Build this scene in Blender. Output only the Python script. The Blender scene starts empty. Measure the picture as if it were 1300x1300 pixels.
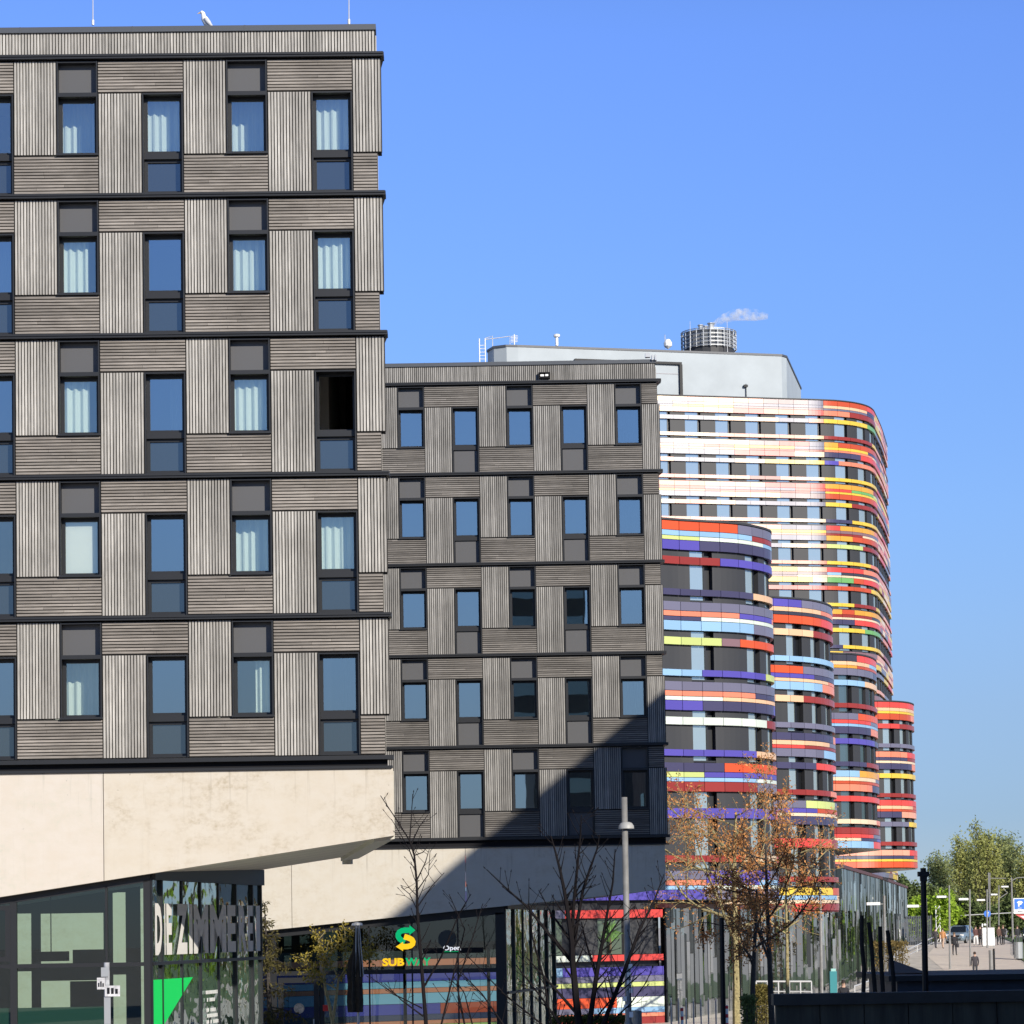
import bpy, math, random
import numpy as np
from mathutils import Vector, Matrix
random.seed(7); rng = np.random.default_rng(7)
S = bpy.context.scene
COL = S.collection
PI = math.pi

# ------------------------------------------------------------------ camera
F = 3611.1; ROLL = -.0165; PITCH = math.radians(3.6); ZC = 4.3
SH = 1180 - 650 - F * math.tan(PITCH)
ROT = Matrix.Rotation(PI / 2 + PITCH, 3, 'X') @ Matrix.Rotation(ROLL, 3, 'Z')
cam_d = bpy.data.cameras.new('camera'); cam = bpy.data.objects.new('camera', cam_d); COL.objects.link(cam)
cam.matrix_world = Matrix.Translation((0, 0, ZC)) @ ROT.to_4x4()
cam_d.sensor_width = 36; cam_d.lens = 36 * F / 1300; cam_d.shift_y = SH / 1300
cam_d.clip_start = .5; cam_d.clip_end = 9000
S.camera = cam
S.render.resolution_x = 1024; S.render.resolution_y = 1024

def ray(px, py):
    return ROT @ Vector(((px - 650) / F, -(py - 650 - SH) / F, -1))
def at(px, py, Y):
    d = ray(px, py); t = Y / d.y
    return Vector((d.x * t, Y, ZC + d.z * t))

# ------------------------------------------------------------------ light
AZ = math.radians(33); EL = math.radians(23.5)
sd = Vector((math.sin(AZ) * math.cos(EL), -math.cos(AZ) * math.cos(EL), math.sin(EL)))
sl = bpy.data.lights.new('sun', 'SUN'); sl.energy = 4.2; sl.angle = math.radians(.53); sl.color = (1, .93, .82)
so = bpy.data.objects.new('sun', sl); COL.objects.link(so)
so.rotation_euler = sd.to_track_quat('Z', 'Y').to_euler(); so.location = (30, -40, 60)
W = bpy.data.worlds.new('World'); S.world = W; W.use_nodes = True
wn = W.node_tree.nodes; wl = W.node_tree.links
sky = wn.new('ShaderNodeTexSky'); sky.sky_type = 'NISHITA'; sky.sun_disc = False
sky.sun_elevation = EL; sky.sun_rotation = math.atan2(sd.x, sd.y)
sky.altitude = 0; sky.air_density = 1.0; sky.dust_density = 0; sky.ozone_density = 6.0
# clear, deep blue northern sky: thin the horizon glow of the model by elevation
_tc = wn.new('ShaderNodeTexCoord'); _sx = wn.new('ShaderNodeSeparateXYZ'); wl.new(_tc.outputs['Generated'], _sx.inputs[0])
_rp = wn.new('ShaderNodeValToRGB'); wl.new(_sx.outputs['Z'], _rp.inputs[0])
_st = [(0.037, (0.329, 0.362, 0.5)), (0.075, (0.441, 0.428, 0.528)), (0.102, (0.512, 0.49, 0.586)), (0.143, (0.581, 0.568, 0.682)), (0.227, (0.662, 0.659, 0.83)), (0.302, (0.71, 0.704, 0.963)), (0.42, (0.66, 0.642, 0.74)), (0.65, (0.55, 0.517, 0.48))]
while len(_rp.color_ramp.elements) < len(_st): _rp.color_ramp.elements.new(.5)
for _e, (_p, _c) in zip(_rp.color_ramp.elements, _st): _e.position = _p; _e.color = (*_c, 1)
_mx = wn.new('ShaderNodeMix'); _mx.data_type = 'RGBA'; _mx.blend_type = 'MULTIPLY'; _mx.inputs[0].default_value = 1
wl.new(sky.outputs[0], _mx.inputs[6]); wl.new(_rp.outputs[0], _mx.inputs[7]); wl.new(_mx.outputs[2], wn['Background'].inputs[0]); wn['Background'].inputs[1].default_value = .15
S.view_settings.view_transform = 'Standard'; S.view_settings.look = 'None'
S.view_settings.exposure = .45; S.view_settings.gamma = 1
S.render.engine = 'CYCLES'
S.cycles.max_bounces = 8; S.cycles.volume_bounces = 4; S.cycles.transparent_max_bounces = 24

# ------------------------------------------------------------------ materials
MATS = {}
def mat(name, col, rough=.6, metal=0., spec=.5, noise=None, var=.25, bump=0., stretch=(1, 1, 1), island=0., detail=4):
    if name in MATS: return MATS[name]
    m = bpy.data.materials.new(name); m.use_nodes = True
    nt = m.node_tree; n = nt.nodes; l = nt.links; b = n['Principled BSDF']
    b.inputs['Roughness'].default_value = rough; b.inputs['Metallic'].default_value = metal
    b.inputs['Specular IOR Level'].default_value = spec
    c4 = (*col, 1)
    b.inputs['Base Color'].default_value = c4
    src = None
    if noise:
        tc = n.new('ShaderNodeTexCoord'); mp = n.new('ShaderNodeMapping'); mp.inputs['Scale'].default_value = stretch
        l.new(tc.outputs['Object'], mp.inputs[0])
        t = n.new('ShaderNodeTexNoise'); t.inputs['Scale'].default_value = noise; t.inputs['Detail'].default_value = detail
        t.inputs['Roughness'].default_value = .6
        l.new(mp.outputs[0], t.inputs['Vector'])
        r = n.new('ShaderNodeMapRange'); r.inputs[1].default_value = .3; r.inputs[2].default_value = .7
        r.inputs[3].default_value = 1 - var; r.inputs[4].default_value = 1 + var
        l.new(t.outputs['Fac'], r.inputs[0]); src = r.outputs[0]
        if bump:
            bp = n.new('ShaderNodeBump'); bp.inputs['Strength'].default_value = bump; bp.inputs['Distance'].default_value = .02
            l.new(t.outputs['Fac'], bp.inputs['Height']); l.new(bp.outputs[0], b.inputs['Normal'])
    if island:
        g = n.new('ShaderNodeNewGeometry'); r2 = n.new('ShaderNodeMapRange')
        r2.inputs[3].default_value = 1 - island; r2.inputs[4].default_value = 1 + island
        l.new(g.outputs['Random Per Island'], r2.inputs[0])
        if src:
            mm = n.new('ShaderNodeMath'); mm.operation = 'MULTIPLY'; l.new(src, mm.inputs[0]); l.new(r2.outputs[0], mm.inputs[1]); src = mm.outputs[0]
        else: src = r2.outputs[0]
        tb_ = n.new('ShaderNodeTexNoise'); tb_.inputs['Scale'].default_value = .55; tb_.inputs['Detail'].default_value = 3
        tc2 = n.new('ShaderNodeTexCoord'); l.new(tc2.outputs['Object'], tb_.inputs['Vector'])
        r3 = n.new('ShaderNodeMapRange'); r3.inputs[1].default_value = .35; r3.inputs[2].default_value = .65; r3.inputs[3].default_value = .82; r3.inputs[4].default_value = 1.14
        l.new(tb_.outputs['Fac'], r3.inputs[0]); m3 = n.new('ShaderNodeMath'); m3.operation = 'MULTIPLY'; l.new(src, m3.inputs[0]); l.new(r3.outputs[0], m3.inputs[1]); src = m3.outputs[0]
    if src:
        vm = n.new('ShaderNodeVectorMath'); vm.operation = 'SCALE'; vm.inputs[0].default_value = col
        l.new(src, vm.inputs['Scale']); l.new(vm.outputs[0], b.inputs['Base Color'])
    MATS[name] = m
    return m

def glass(name, fac, tint, gcol=(.85, .92, 1), rough=.01, wave=0.):
    m = bpy.data.materials.new(name); m.use_nodes = True; nt = m.node_tree; n = nt.nodes; l = nt.links
    n.remove(n['Principled BSDF'])
    mx = n.new('ShaderNodeMixShader'); tr = n.new('ShaderNodeBsdfTransparent'); gl = n.new('ShaderNodeBsdfGlossy')
    tr.inputs[0].default_value = (*tint, 1); gl.inputs[0].default_value = (*gcol, 1); gl.inputs['Roughness'].default_value = rough
    lw = n.new('ShaderNodeFresnel'); lw.inputs[0].default_value = 1.5
    ad = n.new('ShaderNodeMath'); ad.operation = 'MAXIMUM'; ad.inputs[1].default_value = fac
    l.new(lw.outputs[0], ad.inputs[0]); l.new(ad.outputs[0], mx.inputs[0])
    l.new(tr.outputs[0], mx.inputs[1]); l.new(gl.outputs[0], mx.inputs[2])
    if wave:
        tc = n.new('ShaderNodeTexCoord'); t = n.new('ShaderNodeTexNoise'); t.inputs['Scale'].default_value = 1.2; t.inputs['Detail'].default_value = 1
        l.new(tc.outputs['Object'], t.inputs['Vector'])
        bp = n.new('ShaderNodeBump'); bp.inputs['Strength'].default_value = wave; bp.inputs['Distance'].default_value = .02
        l.new(t.outputs['Fac'], bp.inputs['Height']); l.new(bp.outputs[0], gl.inputs['Normal'])
    l.new(mx.outputs[0], n['Material Output'].inputs[0])
    MATS[name] = m
    return m

def mirror(name, dark, refl, gcol=(.9, .95, 1), rough=.02, wave=0., ws=1.2):
    """opaque reflective facade glass"""
    m = bpy.data.materials.new(name); m.use_nodes = True; nt = m.node_tree; n = nt.nodes; l = nt.links
    n.remove(n['Principled BSDF'])
    mx = n.new('ShaderNodeMixShader'); df = n.new('ShaderNodeBsdfDiffuse'); gl = n.new('ShaderNodeBsdfGlossy')
    df.inputs[0].default_value = (*dark, 1); gl.inputs[0].default_value = (*gcol, 1); gl.inputs['Roughness'].default_value = rough
    lw = n.new('ShaderNodeFresnel'); lw.inputs[0].default_value = 1.5
    ad = n.new('ShaderNodeMath'); ad.operation = 'MAXIMUM'; ad.inputs[1].default_value = refl
    l.new(lw.outputs[0], ad.inputs[0]); l.new(ad.outputs[0], mx.inputs[0])
    l.new(df.outputs[0], mx.inputs[1]); l.new(gl.outputs[0], mx.inputs[2])
    if wave:
        tc = n.new('ShaderNodeTexCoord'); t = n.new('ShaderNodeTexNoise'); t.inputs['Scale'].default_value = ws; t.inputs['Detail'].default_value = 1
        l.new(tc.outputs['Object'], t.inputs['Vector'])
        bp = n.new('ShaderNodeBump'); bp.inputs['Strength'].default_value = wave; bp.inputs['Distance'].default_value = .05
        l.new(t.outputs['Fac'], bp.inputs['Height']); l.new(bp.outputs[0], gl.inputs['Normal'])
    l.new(mx.outputs[0], n['Material Output'].inputs[0])
    MATS[name] = m
    return m

def leafmat(name, col, trans=.35, var=.45):
    m = bpy.data.materials.new(name); m.use_nodes = True; nt = m.node_tree; n = nt.nodes; l = nt.links
    n.remove(n['Principled BSDF'])
    g = n.new('ShaderNodeNewGeometry'); r = n.new('ShaderNodeMapRange'); r.inputs[3].default_value = 1 - var; r.inputs[4].default_value = 1 + var
    l.new(g.outputs['Random Per Island'], r.inputs[0])
    v = n.new('ShaderNodeVectorMath'); v.operation = 'SCALE'; v.inputs[0].default_value = col; l.new(r.outputs[0], v.inputs['Scale'])
    d = n.new('ShaderNodeBsdfDiffuse'); t = n.new('ShaderNodeBsdfTranslucent'); mx = n.new('ShaderNodeMixShader'); mx.inputs[0].default_value = trans
    l.new(v.outputs[0], d.inputs[0]); l.new(v.outputs[0], t.inputs[0])
    l.new(d.outputs[0], mx.inputs[1]); l.new(t.outputs[0], mx.inputs[2]); l.new(mx.outputs[0], n['Material Output'].inputs[0])
    MATS[name] = m
    return m

def concrete(name, col, stain, ztop=7.74):
    m = bpy.data.materials.new(name); m.use_nodes = True; nt = m.node_tree; n = nt.nodes; l = nt.links; b = n['Principled BSDF']
    b.inputs['Roughness'].default_value = .75
    tc = n.new('ShaderNodeTexCoord')
    def nz(sc, st, lo, hi, det=5):
        mp = n.new('ShaderNodeMapping'); mp.inputs['Scale'].default_value = st; l.new(tc.outputs['Object'], mp.inputs[0])
        t = n.new('ShaderNodeTexNoise'); t.inputs['Scale'].default_value = sc; t.inputs['Detail'].default_value = det; t.inputs['Roughness'].default_value = .65
        l.new(mp.outputs[0], t.inputs['Vector'])
        r = n.new('ShaderNodeMapRange'); r.inputs[1].default_value = lo; r.inputs[2].default_value = hi; l.new(t.outputs['Fac'], r.inputs[0])
        return t, r.outputs[0]
    _, big = nz(.42, (1, 1, 1.3), .44, .62)
    _, mid = nz(2.2, (1, 1, 1.5), .40, .62, 6)
    t2, fine = nz(8.5, (1, 1, 1.3), .42, .64, 10)
    _, streak = nz(4, (1.8, 1, .10), .57, .76, 3)
    _, pits = nz(9, (1, 1, 1), .70, .76, 2)
    sx = n.new('ShaderNodeSeparateXYZ'); l.new(tc.outputs['Object'], sx.inputs[0])
    zr = n.new('ShaderNodeMapRange'); zr.inputs[1].default_value = ztop - 1.0; zr.inputs[2].default_value = ztop; zr.inputs[3].default_value = .12; l.new(sx.outputs['Z'], zr.inputs[0])
    sm = n.new('ShaderNodeMath'); sm.operation = 'MULTIPLY'; l.new(streak, sm.inputs[0]); l.new(zr.outputs[0], sm.inputs[1]); streak = sm.outputs[0]
    def mixc(fac, a, colb, amt):
        mx = n.new('ShaderNodeMix'); mx.data_type = 'RGBA'
        mm = n.new('ShaderNodeMath'); mm.operation = 'MULTIPLY'; mm.inputs[1].default_value = amt; l.new(fac, mm.inputs[0])
        l.new(mm.outputs[0], mx.inputs[0])
        if isinstance(a, tuple): mx.inputs[6].default_value = (*a, 1)
        else: l.new(a, mx.inputs[6])
        mx.inputs[7].default_value = (*colb, 1)
        return mx.outputs[2]
    mul = n.new('ShaderNodeMath'); mul.operation = 'MULTIPLY'; l.new(big, mul.inputs[0]); l.new(fine, mul.inputs[1])
    m2_ = n.new('ShaderNodeMath'); m2_.operation = 'MULTIPLY'; l.new(mul.outputs[0], m2_.inputs[0]); l.new(mid, m2_.inputs[1])
    c = mixc(mid, col, tuple(x * k for x, k in zip(col, (.95, .92, .87))), .6)
    c = mixc(m2_.outputs[0], c, stain, .95)
    c = mixc(streak, c, tuple(x * .62 for x in stain), .8)
    c = mixc(pits, c, tuple(x * .55 for x in stain), .55)
    l.new(c, b.inputs['Base Color'])
    bp = n.new('ShaderNodeBump'); bp.inputs['Strength'].default_value = .12; bp.inputs['Distance'].default_value = .02
    l.new(t2.outputs['Fac'], bp.inputs['Height']); l.new(bp.outputs[0], b.inputs['Normal'])
    MATS[name] = m
    return m

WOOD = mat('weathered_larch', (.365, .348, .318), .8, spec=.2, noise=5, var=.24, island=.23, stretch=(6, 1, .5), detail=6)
WOODH = mat('weathered_larch_boards', (.238, .215, .19), .8, spec=.2, noise=5, var=.24, island=.23, stretch=(.5, 1, 6), detail=6)  # browner wood, base colour also darkened for shade in the board gaps
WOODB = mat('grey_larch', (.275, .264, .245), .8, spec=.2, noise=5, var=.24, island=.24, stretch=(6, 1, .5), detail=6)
WOODBH = mat('grey_larch_boards', (.180, .166, .150), .8, spec=.2, noise=5, var=.24, island=.24, stretch=(.5, 1, 6), detail=6)  # same for the middle wing: gap shade darkens the base colour too
BACK = mat('dark_membrane', (.022, .020, .019), .9)
ANTH = mat('anthracite_metal', (.013, .014, .016), .45, spec=.4)
ANTHP = mat('grey_blind_panel', (.085, .085, .088), .5, spec=.4)
CAPM = mat('roof_cap_metal', (.085, .09, .095), .4, .3)
BLACK = mat('black_gap', (.008, .008, .010), .7, spec=.2)
CON = concrete('cream_concrete', (.545, .495, .415), (.36, .30, .21))
CONL = concrete('smooth_cream_concrete', (.56, .51, .445), (.47, .47, .39))
CON2 = concrete('pale_concrete', (.555, .515, .44), (.44, .385, .295), 6.98)
SOFF = mat('grey_soffit', (.56, .54, .47), .7)
PLAST = mat('interior_plaster', (.72, .70, .66), .9)
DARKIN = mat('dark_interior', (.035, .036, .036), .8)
CURT = leafmat('white_curtain', (.80, .84, .80), .35, .02)
BLIND = mat('pale_blind', (.55, .52, .50), .8)
GW = glass('window_glass', .28, (.92, 1.0, .95), (.95, .98, .88), .008, .02)
GWD = glass('bare_window_glass', .38, (.5, .6, .6), (.86, .92, .90), .008, .02)
GSHOP = glass('shop_glass', .10, (.36, .52, .44), (.8, .9, .9))
GCLEAR = glass('clear_glass', .06, (.85, .92, .88))
GFROST = mat('frosted_film', (.10, .16, .14), .35)
MIRR = mirror('mirror_glass', (.02, .025, .025), .66, (.82, .86, .86), .02, .12, .9)
SIDEG = mirror('side_glass', (.03, .06, .055), .78, (.80, .90, .87), .012, .35, 2.2)
GSHOPB = glass('dim_shop_glass', .09, (.27, .40, .36), (.8, .9, .9))
FARGL = mirror('office_window_glass', (.26, .31, .31), .36, (.88, .92, .90), .03)
FARGL2 = mirror('dim_office_glass', (.05, .07, .065), .22, (.8, .9, .9), .05)
STEEL = mat('galvanised_steel', (.42, .43, .43), .45, .6)
PALEST = mat('pale_steel', (.55, .55, .54), .5, .2)
DKST = mat('dark_painted_steel', (.010, .011, .013), .5, spec=.25)
WHITE = mat('white_paint', (.80, .80, .78), .5)
ASPH = mat('paving', (.46, .415, .355), .9, noise=.8, var=.2)
RAMPM = mat('sandy_paving', (.60, .52, .43), .9, noise=3, var=.15, stretch=(.3, 1.5, 1))
GRASS = mat('grass', (.07, .11, .025), .95, noise=2, var=.5)

# ------------------------------------------------------------------ mesh builder
class MB:
    def __init__(s): s.v = []; s.f = []; s.m = []
    def face(s, pts, mi=0):
        i = len(s.v); s.v.extend([tuple(p) for p in pts]); s.f.append(tuple(range(i, i + len(pts)))); s.m.append(mi)
    def box(s, x0, x1, y0, y1, z0, z1, mi=0, skip=''):
        if x1 < x0: x0, x1 = x1, x0
        i = len(s.v)
        s.v.extend([(x0, y0, z0), (x1, y0, z0), (x1, y1, z0), (x0, y1, z0), (x0, y0, z1), (x1, y0, z1), (x1, y1, z1), (x0, y1, z1)])
        fs = {'b': (3, 2, 1, 0), 't': (4, 5, 6, 7), 'f': (0, 1, 5, 4), 'k': (2, 3, 7, 6), 'l': (3, 0, 4, 7), 'r': (1, 2, 6, 5)}
        for k, f in fs.items():
            if k not in skip: s.f.append(tuple(i + q for q in f)); s.m.append(mi)
    def tube(s, pts, rad, n=6, mi=0, cap=True):
        pts = [Vector(p) for p in pts]
        if not hasattr(rad, '__len__'): rad = [rad] * len(pts)
        rings = []; up = None
        for k, p in enumerate(pts):
            d = (pts[min(k + 1, len(pts) - 1)] - pts[max(k - 1, 0)])
            if d.length < 1e-9: d = Vector((0, 0, 1))
            d.normalize()
            a = d.cross(Vector((0, 1, 0)) if up is None else up)
            if a.length < 1e-3: a = d.cross(Vector((1, 0, 0)))
            a.normalize(); b = d.cross(a)
            up = -b if up is None else up
            i = len(s.v)
            for q in range(n):
                t = 2 * PI * q / n
                s.v.append(tuple(p + (a * math.cos(t) + b * math.sin(t)) * rad[k]))
            rings.append(i)
        for k in range(len(rings) - 1):
            for q in range(n):
                q2 = (q + 1) % n
                s.f.append((rings[k] + q, rings[k] + q2, rings[k + 1] + q2, rings[k + 1] + q)); s.m.append(mi)
        if cap:
            s.f.append(tuple(rings[0] + q for q in reversed(range(n)))); s.m.append(mi)
            s.f.append(tuple(rings[-1] + q for q in range(n))); s.m.append(mi)
    def cyl(s, x, y, z0, z1, r, n=16, r1=None, mi=0):
        s.tube([(x, y, z0), (x, y, z1)], [r, r if r1 is None else r1], n, mi)
    def lathe(s, x, y, prof, n=16, mi=0):
        rings = []
        for r, z in prof:
            i = len(s.v); rings.append(i)
            for q in range(n):
                t = 2 * PI * q / n; s.v.append((x + r * math.cos(t), y + r * math.sin(t), z))
        for k in range(len(rings) - 1):
            for q in range(n):
                q2 = (q + 1) % n
                s.f.append((rings[k] + q, rings[k] + q2, rings[k + 1] + q2, rings[k + 1] + q)); s.m.append(mi)
    def prism(s, poly, z0, z1, mi=0, caps=True):
        i = len(s.v); n = len(poly)
        s.v.extend([(p[0], p[1], z0) for p in poly]); s.v.extend([(p[0], p[1], z1) for p in poly])
        for q in range(n):
            q2 = (q + 1) % n; s.f.append((i + q, i + q2, i + n + q2, i + n + q)); s.m.append(mi)
        if caps:
            s.f.append(tuple(i + q for q in reversed(range(n)))); s.m.append(mi)
            s.f.append(tuple(i + n + q for q in range(n))); s.m.append(mi)
    def ext_y(s, poly, y0, y1, mi=0):
        """polygon in x,z extruded along y"""
        i = len(s.v); n = len(poly)
        s.v.extend([(p[0], y0, p[1]) for p in poly]); s.v.extend([(p[0], y1, p[1]) for p in poly])
        for q in range(n):
            q2 = (q + 1) % n; s.f.append((i + q, i + q2, i + n + q2, i + n + q)); s.m.append(mi)
        s.f.append(tuple(i + q for q in reversed(range(n)))); s.m.append(mi)
        s.f.append(tuple(i + n + q for q in range(n))); s.m.append(mi)
    def build(s, name, mats, parent=None, smooth=False, loc=None):
        me = bpy.data.meshes.new(name); me.from_pydata(s.v, [], s.f)
        if not isinstance(mats, (list, tuple)): mats = [mats]
        for m in mats: me.materials.append(m)
        if len(mats) > 1: me.polygons.foreach_set('material_index', s.m)
        if smooth: me.polygons.foreach_set('use_smooth', [True] * len(s.f))
        me.update()
        o = bpy.data.objects.new(name, me); COL.objects.link(o)
        if parent: o.parent = parent
        if loc: o.location = loc
        return o

def tag(o, label=None, cat=None, group=None, kind=None):
    if label: o['label'] = label
    if cat: o['category'] = cat
    if group: o['group'] = group
    if kind: o['kind'] = kind
    return o
def thing(name, label, cat, loc=(0, 0, 0), rz=0, group=None):
    o = bpy.data.objects.new(name, None); o.empty_display_size = .3; COL.objects.link(o)
    o.location = loc; o.rotation_euler = (0, 0, rz)
    return tag(o, label, cat, group)
def copy_tree(o, parent=None):
    c = o.copy(); COL.objects.link(c)
    if parent: c.parent = parent
    for ch in list(o.children): copy_tree(ch, c)
    return c
def text_mesh(txt, sx, sz, bold=0.):
    """flat text in the xz plane, width sx, height sz, origin lower left"""
    cu = bpy.data.curves.new('t', 'FONT'); cu.body = txt; cu.offset = bold; cu.extrude = 0; cu.resolution_u = 3
    ob = bpy.data.objects.new('t', cu); COL.objects.link(ob)
    dg = bpy.context.evaluated_depsgraph_get(); me = bpy.data.meshes.new_from_object(ob.evaluated_get(dg))
    bpy.data.objects.remove(ob)
    co = np.array([v.co[:] for v in me.vertices]); lo = co.min(0); hi = co.max(0)
    vs = [((c[0] - lo[0]) / (hi[0] - lo[0]) * sx, 0, (c[1] - lo[1]) / (hi[1] - lo[1]) * sz) for c in co]
    fs = [tuple(p.vertices) for p in me.polygons]
    return vs, fs
def add_text(mb, txt, sx, sz, place, mi=0, bold=.02):
    vs, fs = text_mesh(txt, sx, sz, bold); i = len(mb.v)
    mb.v.extend([tuple(place(Vector(v))) for v in vs])
    for f in fs: mb.f.append(tuple(i + q for q in f)); mb.m.append(mi)

# ------------------------------------------------------------------ ground
def gz(Y):
    ks = [(-1e5, 0), (120, 0), (150, .25), (196, .5), (222, 1.72), (265, 2.3), (330, 2.4), (1e5, 2.4)]
    for (a, za), (b, zb) in zip(ks, ks[1:]):
        if Y <= b: return za + (zb - za) * (Y - a) / (b - a)
g = MB(); ys = [-900, 0, 60, 120, 150, 165, 196, 222, 245, 265, 330, 600, 5000]; xs = [-4000, -200, 0, 60, 200, 4000]
for a, b in zip(ys, ys[1:]):
    for c, d in zip(xs, xs[1:]):
        g.face([(c, a, gz(a)), (d, a, gz(a)), (d, b, gz(b)), (c, b, gz(b))])
tag(g.build('ground', ASPH), kind='structure')
g = MB(); L = [(27.5, 165), (30, 196), (32, 222), (39.2, 265), (48, 330)]; Rr = [(33.5, 165), (36, 196), (38.5, 222), (46, 265), (56, 330)]
for k in range(4):
    (a, ya), (b, yb) = L[k], L[k + 1]; (c, yc), (d, yd) = Rr[k], Rr[k + 1]
    nst = 12
    for q in range(nst):
        t0, t1 = q / nst, (q + 1) / nst
        y0 = ya + (yb - ya) * t0; y1 = ya + (yb - ya) * t1
        g.face([(a + (b - a) * t0, y0, gz(y0) + .012), (c + (d - c) * t0, y0, gz(y0) + .012), (c + (d - c) * t1, y1 - .06, gz(y1) + .012), (a + (b - a) * t1, y1 - .06, gz(y1) + .012)])
tag(g.build('ramp', RAMPM), kind='structure')
g = MB()
for k in range(4):
    (c, yc), (d, yd) = Rr[k], Rr[k + 1]
    g.face([(c + .3, yc, gz(yc) + .05), (c + 60, yc, gz(yc) + .05), (d + 60, yd, gz(yd) + .05), (d + .3, yd, gz(yd) + .05)])
tag(g.build('verge', GRASS), kind='structure')
g = MB(); g.face([(30, 120, .06), (90, 120, .06), (90, 165, .45), (34.5, 165, .45)]); tag(g.build('lawn', GRASS), kind='structure')
g = MB(); g.box(-22, 3, 80, 91, .0, .012); g.box(-24, 2.5, 40, 78, .0, .012)  # front sheet is out of view, added to bounce sun onto the near soffit
tag(g.build('pavement', RAMPM), kind='structure')

# ------------------------------------------------------------------ timber wings
def slats_v(mb, x0, x1, z0, z1, y=0., mi=0):
    n = max(2, round((x1 - x0) / .0665)); p = (x1 - x0) / n
    for k in range(n):
        a = x0 + k * p + .011; dy = random.uniform(-.002, .002)
        mb.box(a, a + p - .022, y + dy, y + .034, z0, z1, mi, 'k')
    mb.box(x0 - .012, x1 + .012, y + .034, y + .07, z0 - .012, z1 + .012, 1)
def slats_h(mb, x0, x1, z0, z1, y=0., mi=0):
    n = max(2, round((z1 - z0) / .0665)); p = (z1 - z0) / n
    for k in range(n):
        a = z0 + k * p + .011; dy = random.uniform(-.002, .002)
        # boards butt at random lengths
        cuts = [x0] + ([x0 + (x1 - x0) * random.uniform(.25, .75)] if random.random() < .4 and x1 - x0 > 1 else []) + [x1]
        for c, d in zip(cuts, cuts[1:]):
            mb.box(c + (.002 if c > x0 else 0), d - (.002 if d < x1 else 0), y + dy, y + .034, a, a + p - .022, mi, 'k')
    mb.box(x0 - .012, x1 + .012, y + .034, y + .07, z0 - .012, z1 + .012, 1)

def frame(mb, x0, x1, z0, z1, w, y0, y1, mi=0):
    mb.box(x0, x0 + w, y0, y1, z0, z1, mi); mb.box(x1 - w, x1, y0, y1, z0, z1, mi)
    mb.box(x0 + w, x1 - w, y0, y1, z0, z0 + w, mi); mb.box(x0 + w, x1 - w, y0, y1, z1 - w, z1, mi)

def curtain_mesh(x0, x1, z0, z1, y):
    mb = MB(); n = 40; ph = random.uniform(0, 6); pr = None
    for k in range(n + 1):
        t = k / n; x = x0 + (x1 - x0) * t
        yy = y + .035 * math.sin(t * (x1 - x0) * 38 + ph) + .02 * math.sin(t * 9 + ph * 2)
        if pr: mb.face([(pr[0], pr[1], z0), (x, yy, z0), (x, yy, z1), (pr[0], pr[1], z1)])
        pr = (x, yy)
    return mb

WD = .87; DEP = .30; PTILT = 0.
def window_short(root, x, zt, curtain, gm):
    """blind panel on top, window below; zt = top of the storey"""
    zs = zt - 2.12; zm = zt - .78; zu = zt - .08
    mb = MB(); x1 = x + WD; e = .028
    mb.box(x, x + e, -.03, DEP, zs, zu); mb.box(x1 - e, x1, -.03, DEP, zs, zu)
    mb.box(x + e, x1 - e, -.02, DEP, zu - e, zu)
    mb.box(x + e, x1 - e, -.035, DEP, zm - .07, zm + .015)
    mb.box(x - .015, x1 + .015, -.07, DEP - .02, zs - .01, zs + .035)
    frame(mb, x + e, x1 - e, zs + .036, zm - .071, .065, .19, .27)
    w = mb.build('window', ANTH, root)
    p = MB(); p.box(x + e, x1 - e, .18, .22, zm + .016, zu - e - .001); p.build('blind_panel', ANTHP, w)
    tl = PTILT + random.uniform(-.004, .004); q = MB(); q.face([(x + .09, .235 - tl, zs + .1), (x1 - .09, .235 + tl, zs + .1), (x1 - .09, .235 + tl, zm - .13), (x + .09, .235 - tl, zm - .13)])
    q.build('pane', gm, w)
    add_curtain(w, x, x1, zs + .05, zm - .06, curtain)
def window_tall(root, x, zt, curtain, gm, lower_glass, open_=False):
    zs = zt - 2.96; zr = zt - 2.10; zu = zt - .79
    mb = MB(); x1 = x + WD; e = .028
    mb.box(x, x + e, -.03, DEP, zs, zu); mb.box(x1 - e, x1, -.03, DEP, zs, zu)
    mb.box(x + e, x1 - e, -.035, DEP, zu - e, zu)
    mb.box(x + e, x1 - e, .02, DEP, zs, zs + .03)
    if not open_: frame(mb, x + e, x1 - e, zr + .036, zu - e - .001, .065, .19, .27)
    mb.box(x + e, x1 - e, .10, DEP - .02, zr - .09, zr + .035)
    frame(mb, x + e, x1 - e, zs + .031, zr - .091, .06, .18, .26)
    w = mb.build('window', ANTH, root)
    if open_:
        o = MB(); frame(o, x + e, x1 - e, zr + .036, zu - e - .001, .05, .27, .31); o.build('open_casement', ANTH, w)
    else:
        tl = PTILT + random.uniform(-.004, .004); q = MB(); q.face([(x + .09, .235 - tl, zr + .1), (x1 - .09, .235 + tl, zr + .1), (x1 - .09, .235 + tl, zu - .09), (x + .09, .235 - tl, zu - .09)]); q.build('pane', gm, w)
    q = MB()
    if lower_glass:
        q.face([(x + .086, .23, zs + .09), (x1 - .086, .23, zs + .09), (x1 - .086, .23, zr - .15), (x + .086, .23, zr - .15)]); q.build('lower_pane', MATS['lower_pane_glass'], w)
    else:
        q.box(x + .05, x1 - .05, .16, .2, zs + .032, zr - .092); q.build('lower_panel', ANTHP, w)
    add_curtain(w, x, x1, zr + .05, zu - .04, curtain)
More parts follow.
